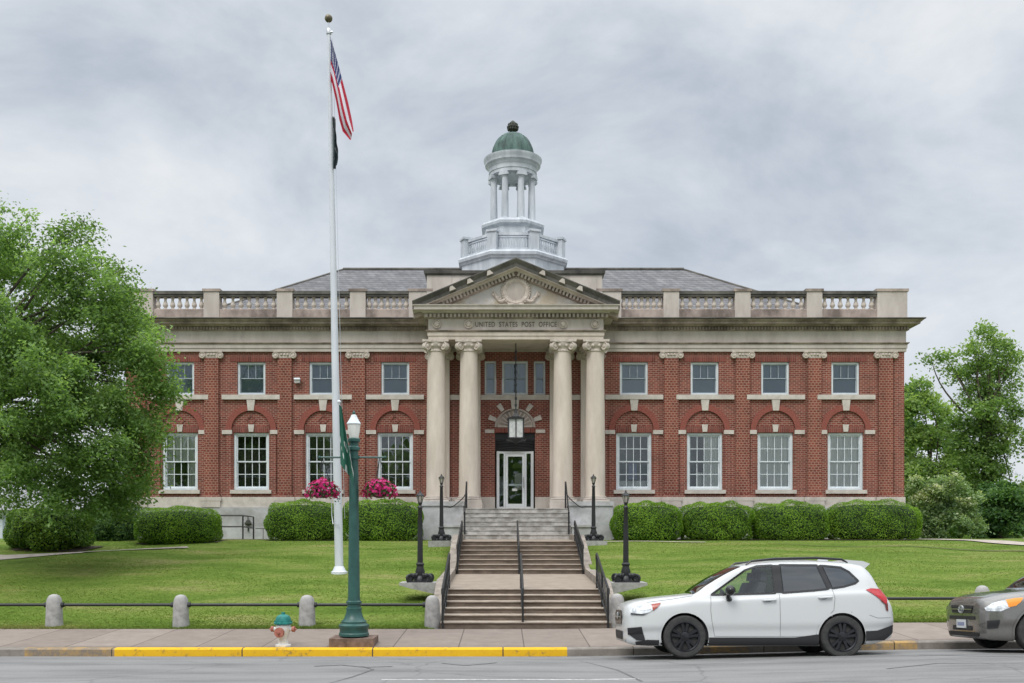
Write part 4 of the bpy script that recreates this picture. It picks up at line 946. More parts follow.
handrail('stair_handrail', 'thin black handrail down the middle of the upper concrete flight', (X0 - .03, 28.7, 1.0), (X0 - .03, 31.9, 1.93), .80, .64, 3, bars=False)
for s, lab in ((-1, 'left'), (1, 'right')):
    x = X0 + s * 1.86
    t_ = thing('entrance_handrail', 'bronze post handrail on the %s side of the granite steps' % lab, 'handrail', (x, 0, 0), 0, 'handrails on the granite steps')
    q = MB(); q.tube([(0, 35.6, 2.95), (0, 35.75, 2.98), (0, 37.4, 4.12), (0, 37.75, 4.15)], .025, 8); q.build('top_rail', 'black_metal', t_)
    for (y, za, zb) in ((35.72, 2.1, 2.96), (37.6, FLOOR, 4.14)): q = MB(); q.box(-.03, .03, y - .03, y + .03, za, zb); q.build('post', 'black_metal', t_)
    q = MB()
    q.tube([(s * u, 37.32, 3.72 - .55 * min(1, u / .55) ** .7 + (.0 if u < .7 else .02)) for u in [i * .1 for i in range(11)]], .018, 6); q.build('side_rail', 'black_metal', t_)
# ------------------------------------------------------------------ IRON LAMPS beside the stairs
def iron_lamp(loc, label):
    t = thing('iron_lamp', label, 'lamp post', loc, 0, 'black iron lamps along the stairs')
    q = MB()
    for k in range(4):
        a = PI / 4 + k * PI / 2; ca, sa = math.cos(a), math.sin(a)
        pts = []
        for i in range(25):
            u = i / 24
            if u < .55: v = u / .55; r = .08 + .22 * v; z = .20 - .11 * math.sin(v * PI * .5) + .09 * max(0, v - .5) * 2
            else: a2 = PI * .75 - (u - .55) / .45 * PI * 1.9; r = .345 + .075 * math.cos(a2); z = .105 + .075 * math.sin(a2)
            pts.append((r * ca, r * sa, max(z, .03)))
        q.tube(pts, [.04 - .012 * i / 24 for i in range(25)], 7)
        q.lathe([(.055, -.035), (.055, .035)], (.37 * ca, .37 * sa, .06), 10, axis='y')
        q.sphere((.20 * ca, .20 * sa, .17), .05, 8, 6); q.lathe([(.05, -.03), (.05, .03)], (.345 * ca, .345 * sa, .105), 10, axis='y')
    q.box(-.30, .30, -.30, .30, 0, .025)
    q.build('foot', 'black_metal', t)
    q = MB(); q.lathe([(.16, .02), (.15, .10), (.10, .16), (.12, .26), (.085, .36), (.085, .40), (.10, .42), (.10, .45), (.07, .48), (.062, 1.2), (.05, 1.80), (.065, 1.83), (.035, 1.88), (.055, 1.95)], (0, 0, 0), 10); q.build('post', 'black_metal', t)
    q = MB(); q.lathe([(.042, 1.951), (.085, 2.11)], (0, 0, 0), 6); q.build('lamp_pane', 'lamp_pane', t)
    q = MB()
    for i in range(6): a = 2 * PI * i / 6; q.tube([(.044 * math.cos(a), .044 * math.sin(a), 1.951), (.088 * math.cos(a), .088 * math.sin(a), 2.11)], .008, 5)
    q.lathe([(.105, 2.11), (.105, 2.122), (.065, 2.165), (.025, 2.20), (.025, 2.215), (.015, 2.24), (.001, 2.26)], (0, 0, 0), 6); q.build('lantern_cap', 'black_metal', t, angle=.3)
    return t
labs = ['black iron lamp on the lower pedestal left of the stairs', 'black iron lamp on the lower pedestal right of the stairs, above the white car bonnet', 'black iron lamp on the upper pedestal left of the stairs, before the stone podium', 'black iron lamp on the upper pedestal right of the stairs, before the stone podium']
l0 = iron_lamp(lampspots[0], labs[0])
for p, lb in zip(lampspots[1:], labs[1:]): dup_at(l0, p, lb)

# ------------------------------------------------------------------ BOLLARDS AND PIPE RAILS
bx = [-12.61, -9.85, -7.07, -4.30, -1.55, 2.50, 5.26, 8.02, 10.52, 13.3]
blabs = {-9.85: 'round topped concrete bollard nearest the left edge, far from any pole', -7.07: 'round topped concrete bollard halfway between the outermost one and the hydrant', -4.30: 'round topped concrete bollard just behind the fire hydrant', -1.55: 'round topped concrete bollard at the left foot of the stairs',
         2.50: 'round topped concrete bollard at the right foot of the stairs, beside the white car nose', 10.52: 'concrete bollard whose top shows over the grey car bonnet'}
b0 = None
for x in bx:
    if x in (5.26, 8.02, 13.3, -12.61): continue
    z = zg1(x, 21.95) - .02
    if b0 is None:
        q = MB(); q.lathe([(.19, -.15), (.185, .0), (.172, .3), (.165, .50), (.15, .60), (.11, .67), (.05, .70), (.001, .705)], (0, 0, 0), 20); b0 = q.build('bollard', 'concrete_grey', None, angle=1.0); o = b0
    else: o = b0.copy(); COL.objects.link(o)
    o.location = (x, 21.95, z); o.scale = (1 + .03 * math.sin(x), 1, (1 + .02 * math.cos(x * 2)) * (1.1 if x > 10 else 1)); tag(o, blabs[x], 'bollard', 'concrete bollards along the sidewalk')
def pipe(a, b2, label):
    q = MB(); xa, xb = a + .14, b2 - .14; za, zb = zg1(a, 21.95) + .46, zg1(b2, 21.95) + .46
    q.tube([(xa, 21.95, za), (xb, 21.95, zb)], .033, 10); 
    for x, z in ((xa + .03, za), (xb - .03, zb)): q.lathe([(.06, -.04), (.06, .04)], (x, 21.95, z), 10, axis='x')
    tag(q.build('pipe_rail', 'black_metal', None), label, 'rail', 'black pipe rails between the bollards')
pipe(-12.61, -9.85, 'black pipe rail running off the left edge from the outermost bollard')
pipe(-9.85, -7.07, 'black pipe rail between the two leftmost bollards')
pipe(-7.07, -4.30, 'black pipe rail ending at the bollard behind the hydrant')
pipe(-4.30, -1.55, 'black pipe rail passing behind the green street lamp')
pipe(8.02, 10.52, 'black pipe rail showing between the white and the grey car')

# ------------------------------------------------------------------ STREET LAMP with baskets and banner
SLX, SLY = -2.865, 19.22
sl = thing('street_lamp', 'tall green street lamp with white acorn lantern on a concrete block', 'street lamp', (SLX, SLY, 0))
q = MB(); q.box(-.42, .42, -.34, .40, -.05, .13); q.build('base_block', 'rust_stone', sl)
q = MB(); q.lathe([(.29, .156), (.29, .20), (.275, .22), (.275, .30), (.295, .33), (.295, .36), (.25, .39), (.24, .40), (.245, .43), (.20, .47), (.165, .55), (.145, .63), (.15, .66), (.15, .685), (.13, .70), (.13, .76), (.15, .775), (.15, .81), (.125, .83), (.115, .9), (.082, 3.72)], (0, 0, 0), 16); q.build('post', 'green_paint', sl)
q = MB(); q.lathe([(.09, 3.70), (.115, 3.72), (.115, 3.77), (.09, 3.80), (.09, 3.86), (.12, 3.88), (.12, 3.93), (.10, 3.95)], (0, 0, 0), 14); q.build('collar', 'green_paint', sl)
q = MB(); q.lathe([(.09, 3.951), (.115, 4.08), (.125, 4.20), (.127, 4.215)], (0, 0, 0), 8, PI / 8); q.build('globe', 'lamp_glass', sl, angle=.2)
q = MB(); q.lathe([(.14, 4.216), (.14, 4.23), (.10, 4.29), (.065, 4.35), (.055, 4.385), (.03, 4.40)], (0, 0, 0), 8, PI / 8); q.build('hood', 'white_paint', sl, angle=.2)
q = MB(); q.lathe([(.03, 4.40), (.025, 4.42), (.035, 4.44), (.012, 4.465), (.001, 4.50)], (0, 0, 0), 8); q.build('finial', 'green_paint', sl)
q = MB(); q.tube([(-.66, 0, 3.58), (.60, 0, 3.58)], .018, 8); q.sphere((-.66, 0, 3.58), .03, 8, 6); q.sphere((.60, 0, 3.58), .03, 8, 6); q.lathe([(.11, 3.55), (.11, 3.61)], (0, 0, 0), 14); q.build('cross_arm', 'green_paint', sl)
q = MB(); q.tube([(-.02, -.08, 3.32), (-.13, -.19, 4.02), (-.235, -.28, 4.58)], .014, 6); q.sphere((-.24, -.283, 4.61), .035, 10, 8); fs = q.build('flag_staff', 'white_paint', sl)
def cloth(fn, nu, nv, name, mats, uvmat=True):
    V = []; F = []
    for j in range(nv + 1):
        for i in range(nu + 1): V.append(fn(i / nu, j / nv))
    for j in range(nv):
        for i in range(nu): a = j * (nu + 1) + i; F.append((a, a + 1, a + nu + 2, a + nu + 1))
    me = bpy.data.meshes.new(name); me.from_pydata(V, [], F)
    uv = me.uv_layers.new(name='UVMap')
    for p in me.polygons:
        p.use_smooth = True
        for li, vi in zip(p.loop_indices, p.vertices): uv.data[li].uv = ((vi % (nu + 1)) / nu, 1 - (vi // (nu + 1)) / nv)
    me.materials.append(M[mats]); o = bpy.data.objects.new(name, me); COL.objects.link(o); return o
def banner_fn(u, v):
    # u across (hoist to fly, gathered), v downward
    top = Vector((-.225, -.27, 4.55)); low = Vector((-.245, -.10, 3.45))
    p = top.lerp(low, v); w = .05 + .22 * min(1, v * 1.15) ** 1.1
    f = .05 * math.sin(u * 9 + v * 2.0) * (.25 + v)
    return (SLX + p.x + u * w, SLY + p.y - .10 + f + .05 * v, p.z - u * (.32 * v + .05) - .0)
M['banner'] = M['banner_green']
def banner_mat():
    m, nt, b = newmat('banner_cloth'); t = nt.nodes.new('ShaderNodeTexCoord'); s = nt.nodes.new('ShaderNodeSeparateXYZ'); L(nt, t, 'UV', s, 'Vector')
    w_ = node(nt, 'ShaderNodeTexNoise', Scale=3.5, Detail=1); L(nt, t, 'UV', w_, 'Vector')
    r = ramp(nt, [(.56, (0.018, 0.115, 0.075)), (.60, (.62, .66, .64)), (.66, (.62, .66, .64)), (.69, (0.018, 0.115, 0.075))]); L(nt, w_, 'Fac', r, 'Fac')
    g = node(nt, 'ShaderNodeMath', operation='LESS_THAN'); g.inputs[1].default_value = .48; L(nt, s, 'Y', g, 0)
    mx = nt.nodes.new('ShaderNodeMixRGB'); L(nt, g, 'Value', mx, 'Fac'); mx.inputs['Color1'].default_value = (0.018, 0.115, 0.075, 1); L(nt, r, 'Color', mx, 'Color2'); L(nt, mx, 'Color', b, 'Base Color'); b.inputs['Roughness'].default_value = .85
    return m
M['banner'] = banner_mat()
tag(cloth(banner_fn, 16, 24, 'banner', 'banner'), 'drooping green banner with white marking hung at the street lamp', 'banner')
def basket(x, label):
    t = thing('flower_basket', label, 'flower basket', (x, SLY, 2.72), 0, 'hanging flower baskets'); rz = .38
    q = MB(); q.lathe([(.05, .08), (.12, .10), (.19, .18), (.20, .22)], (0, 0, 0), 14); q.build('pot', 'soil', t)
    q = MB()
    for a in (0, 2.1, 4.2): q.tube([(.2 * math.cos(a), .2 * math.sin(a), .2), (0, 0, .85)], .006, 4)
    q.build('hanger', 'black_metal', t)
    n = 420; d = unit(RNG.normal(size=(n, 3))); c = d * np.array([.31, .28, .17]) * (RNG.random((n, 1)) ** .35) + np.array([0, 0, .28])
    c[:, 2] -= .10 * (np.abs(c[:, 0]) / .33) ** 2
    raw_mesh('leaves', leaf_quads(c, RNG.uniform(.05, .10, n), d), 4, 'basket_leaf', t, RNG.random(n))
    n = 130; a_ = RNG.uniform(0, 2 * PI, n); u_ = RNG.random(n) ** .6; c = np.stack([np.cos(a_) * (.24 + .10 * u_), np.sin(a_) * (.22 + .10 * u_), .22 - .30 * u_ * RNG.random(n)], 1)
    raw_mesh('trailing_stems', leaf_quads(c, RNG.uniform(.03, .07, n), None), 4, 'basket_leaf', t, RNG.random(n))
    n = 230; d = unit(RNG.normal(size=(n, 3)) + np.array([0, -.3, .15])); c = d * np.array([.33, .30, .18]) * RNG.uniform(.85, 1.12, (n, 1)) + np.array([0, 0, .28])
    c[:, 2] -= .10 * (np.abs(c[:, 0]) / .33) ** 2
    raw_mesh('blossoms', leaf_quads(c, RNG.uniform(.05, .085, n), d * 2, aspect=.95), 4, 'petal', t, RNG.random(n))
basket(-3.47, 'basket of magenta petunias hanging left of the green lamp post')
basket(-2.37, 'basket of magenta petunias hanging right of the green lamp post')

# ------------------------------------------------------------------ HYDRANT
hy = thing('fire_hydrant', 'white fire hydrant with teal bonnet and faded red caps on the sidewalk', 'hydrant', (-4.18, 19.02, -.03), 0.0)
q = MB(); q.lathe([(.15, 0), (.15, .035), (.10, .04), (.095, .12), (.10, .22), (.125, .27), (.14, .34), (.14, .40), (.125, .42)], (0, 0, 0), 18); q.build('barrel', 'hyd_white', hy)
q = MB(); q.lathe([(.165, .42), (.175, .43), (.175, .455), (.15, .465), (.145, .53), (.12, .575), (.06, .605), (.035, .61), (.035, .65), (.001, .65)], (0, 0, 0), 18)
for k in range(8): a = 2 * PI * k / 8; q.lathe([(.014, .45), (.014, .485)], (.160 * math.cos(a), .160 * math.sin(a), 0), 6)
q.build('bonnet', 'hyd_teal', hy)
for i, (vec, r, ln_) in enumerate((((-.25, -1), .095, .19), ((-1, .1), .055, .23), ((1, -.15), .055, .23))):
    v = Vector((vec[0], vec[1], 0)).normalized(); zc_ = .275 if i == 0 else .33
    q = MB(); q.tube([v * .08 + Vector((0, 0, zc_)), v * (ln_ - .05) + Vector((0, 0, zc_))], r * .75, 14); nz = q.build('nozzle', 'hyd_white', hy)
    q = MB(); q.tube([v * (ln_ - .05) + Vector((0, 0, zc_)), v * ln_ + Vector((0, 0, zc_))], r, 14); q.tube([v * ln_ + Vector((0, 0, zc_)), v * (ln_ + .035) + Vector((0, 0, zc_))], r * .28, 5); q.build('cap', 'hyd_red', nz)

# ------------------------------------------------------------------ FLAGPOLE
FPX, FPY = -4.52, 27.6; FPZ = zg1(FPX, FPY)
fp = thing('flagpole', 'tall white steel flagpole topped by a dull gold ball on the lawn', 'flagpole', (FPX, FPY, FPZ)); fp.rotation_euler = (0, math.radians(-1.1), 0)
q = MB(); q.lathe([(.23, -.1), (.23, .04), (.19, .06), (.13, .18), (.12, .19)], (0, 0, 0), 16); q.build('base_collar', 'pole_white', fp)
q = MB(); q.lathe([(.118, .1), (.115, 3), (.10, 6), (.082, 9.5), (.06, 13), (.046, 15.0)], (0, 0, 0), 18); q.build('pole', 'pole_white', fp)
q = MB(); q.lathe([(.07, 14.88), (.075, 14.96), (.06, 15.02)], (0, 0, 0), 12); q.tube([(0, 0, 15.0), (0, 0, 15.2)], .02, 8); q.tube([(.05, -.02, 14.92), (.12, -.03, 14.92)], .03, 8); q.build('truck', 'silver', fp)
q = MB(); q.sphere((0, 0, 15.31), .108, 18, 12); q.build('ball', 'gold', fp)
q = MB(); q.tube([(-.16, -.05, 2.1), (-.165, -.05, 1.6), (-.12, -.14, 1.35), (-.08, -.16, 1.4)], .012, 6); q.tube([(-.05, -.17, 1.33), (.05, -.17, 1.33)], .012, 6); q.tube([(.11, -.06, 14.9), (.19, -.06, 1.5)], .006, 5); q.build('halyard', 'silver', fp)
def px(p, r, y): return Vector(((p - 503) * y / 1000, y, EYE + (538 - r) * y / 1000))
def lerp_poly(P, t):
    s = t * (len(P) - 1); i = min(int(s), len(P) - 2); f = s - i; return P[i] * (1 - f) + P[i + 1] * f
TOP = [np.array(p, float) for p in ((329.5, 36), (335.5, 56), (341.2, 78), (346.8, 100), (350.5, 117), (353, 131))]
BOT = [np.array(p, float) for p in ((330.5, 82), (331.5, 83.5), (335, 100), (338, 118), (341.5, 130), (349.5, 140))]
def flag_fn(u, v):
    a = lerp_poly(TOP, u); b2 = lerp_poly(BOT, u); c = a + (b2 - a) * v
    p = px(c[0] + .6, c[1], FPY - .12)
    fold = .11 * math.sin(v * 6 + u * 3) * (.3 + .7 * u) + .05 * math.sin(v * 5 - u * 6)
    return (p.x + .35 * abs(fold) * 0, p.y + fold, p.z)
def flag_mat():
    m, nt, b = newmat('flag_cloth'); t = nt.nodes.new('ShaderNodeTexCoord'); s = nt.nodes.new('ShaderNodeSeparateXYZ'); L(nt, t, 'UV', s, 'Vector')
    mm = lambda op, a, v=None: None
    m1 = node(nt, 'ShaderNodeMath', operation='MULTIPLY'); m1.inputs[1].default_value = 2.5; L(nt, s, 'Y', m1, 0)
    f1 = node(nt, 'ShaderNodeMath', operation='FRACT'); L(nt, m1, 'Value', f1, 0)
    g1 = node(nt, 'ShaderNodeMath', operation='LESS_THAN'); g1.inputs[1].default_value = .5; L(nt, f1, 'Value', g1, 0)
    st_ = nt.nodes.new('ShaderNodeMixRGB'); L(nt, g1, 'Value', st_, 'Fac'); st_.inputs['Color1'].default_value = (.66, .64, .70, 1); st_.inputs['Color2'].default_value = (.42, .006, .03, 1)
    a = node(nt, 'ShaderNodeMath', operation='LESS_THAN'); a.inputs[1].default_value = .40; L(nt, s, 'X', a, 0)
    c = node(nt, 'ShaderNodeMath', operation='GREATER_THAN'); c.inputs[1].default_value = 2.5 / 5; L(nt, s, 'Y', c, 0)
    k = node(nt, 'ShaderNodeMath', operation='MULTIPLY'); L(nt, a, 'Value', k, 0); L(nt, c, 'Value', k, 1)
    mp = nt.nodes.new('ShaderNodeMapping'); mp.inputs['Scale'].default_value = (15, 16.7, 1); L(nt, t, 'UV', mp, 'Vector')
    vo = nt.nodes.new('ShaderNodeTexVoronoi'); vo.inputs['Randomness'].default_value = 0; vo.inputs['Scale'].default_value = 1; vo.voronoi_dimensions = '2D'; L(nt, mp, 'Vector', vo, 'Vector')
    ls = node(nt, 'ShaderNodeMath', operation='LESS_THAN'); ls.inputs[1].default_value = .24; L(nt, vo, 'Distance', ls, 0)
    cn = nt.nodes.new('ShaderNodeMixRGB'); L(nt, ls, 'Value', cn, 'Fac'); cn.inputs['Color1'].default_value = (.018, .032, .13, 1); cn.inputs['Color2'].default_value = (.7, .7, .76, 1)
    mx = nt.nodes.new('ShaderNodeMixRGB'); L(nt, k, 'Value', mx, 'Fac'); L(nt, st_, 'Color', mx, 'Color1'); L(nt, cn, 'Color', mx, 'Color2')
    L(nt, mx, 'Color', b, 'Base Color'); b.inputs['Roughness'].default_value = .8
    return m
M['flag_cloth'] = flag_mat()
tag(cloth(flag_fn, 40, 40, 'american_flag', 'flag_cloth'), 'red white and blue striped flag drooping near the top of the flagpole', 'flag')
def dflag_fn(u, v):
    a = np.array((332.4, 116.)) + np.array((.8, 50.)) * v; b2 = np.array((335.2, 118.)) + np.array((4.6 * math.sin(min(1, v * 1.25) * 1.57) + .5 * math.sin(v * 21), 48.)) * v
    if v > .85: b2[0] -= (v - .85) * 22; 
    c = a + (b2 - a) * u; p = px(c[0], c[1] + 4 * v * (1 - u), FPY - .10); return (p.x, p.y + .07 * math.sin(u * 8 + v * 4), p.z)
def dflag_mat():
    m, nt, b = newmat('dark_flag_cloth'); t = nt.nodes.new('ShaderNodeTexCoord'); n = node(nt, 'ShaderNodeTexNoise', Scale=4.2, Detail=2); L(nt, t, 'UV', n, 'Vector')
    r = ramp(nt, [(.60, (.035, .055, .06)), (.66, (.5, .53, .54))]); L(nt, n, 'Fac', r, 'Fac'); L(nt, r, 'Color', b, 'Base Color'); b.inputs['Roughness'].default_value = .85; return m
M['dark_flag'] = dflag_mat()
tag(cloth(dflag_fn, 16, 24, 'dark_flag', 'dark_flag'), 'small dark flag with pale emblem hanging limp under the striped flag', 'flag')

# ------------------------------------------------------------------ RAMP RAIL by the foundation
rr_ = thing('ramp_railing', 'dark metal ramp railing against the granite foundation between two clipped hedges', 'railing', (0, 0, 0))
q = MB(); xa, xb, xm, yy = -11.7, -9.63, -10.04, 38.6
q.tube([(xa, yy, 2.90), (xm, yy, 2.90), (xb, yy, 2.84), (xb, yy, 1.9)], .032, 8); q.build('top_rail', 'black_metal', rr_)
q = MB(); q.tube([(xa, yy, 2.47), (xm, yy, 2.47), (xb, yy, 2.42)], .028, 8); q.build('mid_rail', 'black_metal', rr_)
for x in (xa + .1, xm): q = MB(); q.tube([(x, yy, 1.9), (x, yy, 2.9)], .03, 8); q.build('post', 'black_metal', rr_)
q = MB(); q.tube([(xb, yy + .3, 2.40), (xb + 1.0, yy + .3, 2.38)], .012, 6); q.tube([(xb + .3, yy + .3, 2.4), (xb + .3, yy + .3, 1.9)], .012, 6); q.tube([(xb + .9, yy + .3, 2.4), (xb + .9, yy + .3, 1.9)], .012, 6); q.build('low_rail', 'black_metal', rr_)
q = MB(); q.lathe([(.09, FY - .16), (.09, FY - .24), (.05, FY - .26)], (-10.27, 0, 2.68), 12, axis='y'); q.tube([(-10.27, FY - .2, 2.7), (-10.27, FY - .24, 2.9)], .02, 6); q.tube([(-10.40, FY - .22, 2.62), (-10.14, FY - .22, 2.62)], .05, 8); q.tube([(-10.27, FY - .2, 2.6), (-10.27, FY - .2, 2.3)], .03, 8)
tag(q.build('standpipe_valve', 'finial', None), 'small dark valve fitting on the granite wall behind the ramp railing', 'valve')
q = MB(); q.box(-11.6, -9.1, 38.3, 39.0, 1.5, 1.99); tag(q.build('ramp_curb', 'rust_stone', None), 'low dark ramp edge below the metal railing', 'ramp')

# ------------------------------------------------------------------ HEDGES AND SHRUBS
def hedge(name, label, cat, cx, cy, sx, sy, h, leaf='leaf_hedge', n=9000, size=(.05, .09), rnd=5.0, group=None, lump=.06, z=None, cols=(.45, .28)):
    """clipped bush: superellipsoid shell of small leaves over a dark solid core"""
    z0 = zg1(cx, cy) - .16 if z is None else z; h = h + .11; t = thing(name, label, cat, (cx, cy, z0), 0, group)
    d = unit(RNG.normal(size=(n, 3))); p_ = rnd
    r = 1 / (np.abs(d[:, 0]) ** p_ + np.abs(d[:, 1]) ** p_ + np.abs(d[:, 2]) ** p_) ** (1 / p_)
    S = np.array([sx / 2, sy / 2, h / 2]); s0 = d * r[:, None]
    # even density over the scaled box: resample
    c = s0 * S
    bump = (np.sin(c[:, 0] * 5.1 + cx) * np.sin(c[:, 2] * 6.3 + cy) + np.sin(c[:, 0] * 11 + 1.7) * .5 + np.sin(c[:, 2] * 9 + c[:, 0] * 4) * .5) * lump
    outw = unit(np.sign(s0) * np.abs(s0) ** (p_ - 1) / S)
    depth = np.abs(RNG.normal(size=n)) * .07
    c = c + outw * (bump - depth + .03)[:, None]
    c[:, 2] += h / 2
    keep = c[:, 2] > .02; c, outw = c[keep], outw[keep]; m_ = len(c)
    tint = np.clip(cols[0] + .18 * np.sin(c[:, 0] * 3 + c[:, 2] * 2) + RNG.normal(size=m_) * cols[1], 0, 1)
    raw_mesh('leaves', leaf_quads(c, RNG.uniform(size[0], size[1], m_), outw, droop=.2, aspect=.6), 4, leaf, t, tint)
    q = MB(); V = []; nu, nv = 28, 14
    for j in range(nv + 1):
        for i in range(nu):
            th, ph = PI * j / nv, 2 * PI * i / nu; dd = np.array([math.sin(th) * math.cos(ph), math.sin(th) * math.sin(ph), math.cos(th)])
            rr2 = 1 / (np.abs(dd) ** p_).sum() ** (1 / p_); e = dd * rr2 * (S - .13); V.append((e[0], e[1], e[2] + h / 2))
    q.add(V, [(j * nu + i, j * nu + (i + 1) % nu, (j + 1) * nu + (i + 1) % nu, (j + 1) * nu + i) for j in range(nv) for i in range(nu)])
    q.build('inner_core', 'hedge_core', t)  # smooth dark green solid filling the inside of the hedge
    return t
G = 'clipped hedges along the front of the building'
def hx(pa, pb, y): return ((pa + pb) / 2 - 503) * y / 1000, (pb - pa) * y / 1000 - .06
for (pa, pb, y, h, lab) in ((266, 341, 36.6, 1.47, 'rounded clipped hedge right of the ramp railing, behind the flagpole'), (341, 423, 36.2, 1.50, 'rounded clipped hedge behind the green street lamp, next to the stone podium'),
                            (613, 681, 36.7, 1.42, 'clipped box hedge right of the stairs, closest to the podium'), (681, 752, 37.0, 1.42, 'second clipped box hedge right of the stairs, behind the white car roof'), (752, 828, 37.2, 1.44, 'third clipped box hedge right of the stairs, before a curtained window'), (828, 920, 37.6, 1.50, 'widest clipped box hedge at the right building corner')):
    cx, wd = hx(pa, pb, y - .2); hedge('hedge', lab, 'hedge', cx, y, wd + .02, 1.7, h, n=21000, size=(.035, .068), group=G, rnd=3.7, lump=.055)
cx, wd = hx(135, 219, 34.7); hedge('hedge', 'clipped rounded hedge left of the ramp railing, beside the big tree', 'hedge', cx, 34.9, wd, 1.9, 1.24, n=21000, size=(.035, .068), group=G, rnd=3.4, lump=.035)
cx, wd = hx(7, 87, 32.4); hedge('bush', 'broad rounded bush by the driveway under the big tree', 'bush', cx, 32.6, wd, 2.3, 1.42, leaf='leaf_shrub', n=13000, size=(.055, .11), rnd=2.5, lump=.10, cols=(.52, .28))
cx, wd = hx(84, 136, 35.8); hedge('bush', 'dark shrub between the round bush and the clipped hedge', 'bush', cx, 36.0, wd, 1.8, 1.35, leaf='leaf_dark', n=8000, size=(.06, .11), rnd=2.6, lump=.10)
for (xa, xb, ya, yb) in ((-15.7, -13.4, 31.7, 33.6), (-12.6, -9.8, 34.2, 35.7), (-8.6, -2.9, 35.6, 39.6), (4.1, 15.6, 36.1, 40.0)):
    EXC.append((xa, xb, ya, yb))
beds = MB()
for (xa, xb, ya, yb) in EXC:
    nx_ = 24
    V = []
    for i in range(nx_ + 1):
        x = xa + (xb - xa) * i / nx_
        for y in (ya + .12 * math.sin(i * 1.7), yb): V.append((x, y, zg1(x, y) + .025))
    beds.add(V, [(2 * i, 2 * i + 2, 2 * i + 3, 2 * i + 1) for i in range(nx_)])
tag(beds.build('planting_beds', 'soil'), kind='structure')

# ------------------------------------------------------------------ TREES
def limb(q, a, b2, r0, r1, sag=.12, n=8):
    a, b2 = Vector(a), Vector(b2); k = Vector((random.uniform(-1, 1), random.uniform(-1, 1), random.uniform(.2, 1))) * (b2 - a).length * sag
    q.tube([a.lerp(b2, i / n) + k * math.sin(PI * i / n) for i in range(n + 1)], [r0 + (r1 - r0) * i / n for i in range(n + 1)], 7)
def tree(name, label, cat, base, trunk_top, r0, clusters, leaf, nleaf, size, clump=.45, hang=0.0, group=None, droop=.3, tint0=.45, extra=None, hollow=.35, perk=26, flat=.75):
    """clusters: (x,y,z,r) world; crown leaves gather in small clumps carried by real limbs"""
    t = thing(name, label, cat, base, 0, group); B = Vector(base); q = MB(); TT = Vector(trunk_top)
    n = 10; kx_ = random.uniform(-.3, .3)
    q.tube([(0, 0, -.3)] + [tuple((TT - B) * (i / n) + Vector((kx_ * math.sin(i / n * PI), 0, 0))) for i in range(n + 1)], [r0 * 1.5] + [r0 * (1.25 - .75 * (i / n)) for i in range(n + 1)], 10)
    P = []; T = []
    rs = np.array([c[3] for c in clusters]) ** 2.2; share = rs / rs.sum()
    for ci, (x, y, z, r) in enumerate(clusters):
        c0 = Vector((x, y, z)) - B; start = (TT - B) * random.uniform(.55, 1.0)
        limb(q, start, c0, r0 * .26, r0 * .05)
        k = max(4, int(perk * (r / 1.2) ** 1.6)); ctint = RNG.normal() * .10
        for _ in range(k):
            d = unit(RNG.normal(size=(1, 3)))[0]; cc = np.array(c0) + d * r * np.array([1, 1, flat]) * (RNG.random() ** hollow)
            if RNG.random() < .30: limb(q, c0, Vector(cc), r0 * .06, r0 * .02, .08, 4)
            m_ = max(6, int(nleaf * share[ci] / k)); off = RNG.normal(size=(m_, 3)) * clump * np.array([.62, .62, .36]); off[:, 2] -= .25 * (off[:, 0] ** 2 + off[:, 1] ** 2) / clump + hang * np.abs(RNG.normal(size=m_)) * RNG.random()
            P.append(cc + off); T.append(np.clip(tint0 + ctint + RNG.normal() * .20 + .22 * off[:, 2] / clump + RNG.normal(size=m_) * .16, 0, 1))  # leaves near clump tops tinted lighter: light from above put into the colour
    q.build('trunk', 'bark', t)
    P = np.concatenate(P); T = np.concatenate(T)
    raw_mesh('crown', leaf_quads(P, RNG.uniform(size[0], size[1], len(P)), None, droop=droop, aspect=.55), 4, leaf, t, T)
    return t
def CL(lst, y, jit=1.0, s=1000):
    return [((p - 503) * (y + dy) / s, y + dy, EYE + (538 - r) * (y + dy) / s, rad * y / s) for (p, r, rad, dy) in lst]
big = [(-45, 260, 48, 0), (0, 232, 26, -1), (22, 262, 34, 1), (72, 233, 16, 0), (84, 222, 11, .5), (60, 262, 30, -1), (105, 262, 12, 1), (125, 268, 9, 0), (-20, 330, 60, -2), (40, 320, 46, 1.5), (95, 300, 36, -1), (122, 306, 18, 2.2), (132, 318, 17, 1.8), (100, 345, 40, 1),
       (140, 352, 27, -1), (152, 372, 22, 0), (160, 388, 14, .5), (30, 385, 55, -2.5), (80, 395, 44, 1.5), (122, 405, 32, -.5), (148, 412, 18, .8), (-30, 420, 60, 0), (45, 445, 44, 2), (95, 450, 36, -1.5), (132, 450, 26, .6), (150, 456, 12, 0), (20, 470, 32, -2), (70, 480, 26, -1), (108, 484, 26, 0),
       (132, 484, 18, 1), (122, 503, 12, .3), (95, 503, 12, -1), (50, 492, 16, -2), (12, 492, 14, -1), (0, 205, 8, 0), (30, 215, 7, 0), (128, 292, 14, 0), (140, 318, 14, .5), (146, 338, 16, -.4), (168, 380, 11, 0), (158, 430, 13, 0), (138, 428, 18, 0), (142, 472, 14, 0), (118, 320, 22, -1), (60, 350, 34, 0)]
tree('shade_tree', 'large leafy green shade tree filling the left side of the view', 'tree', (-16.6, 28.6, zg1(-16.6, 28.6)), (-15.8, 28.4, 6.6), .27, CL(big, 28.4), 'leaf_big', 140000, (.065, .15), clump=.38, hang=.34, perk=24)
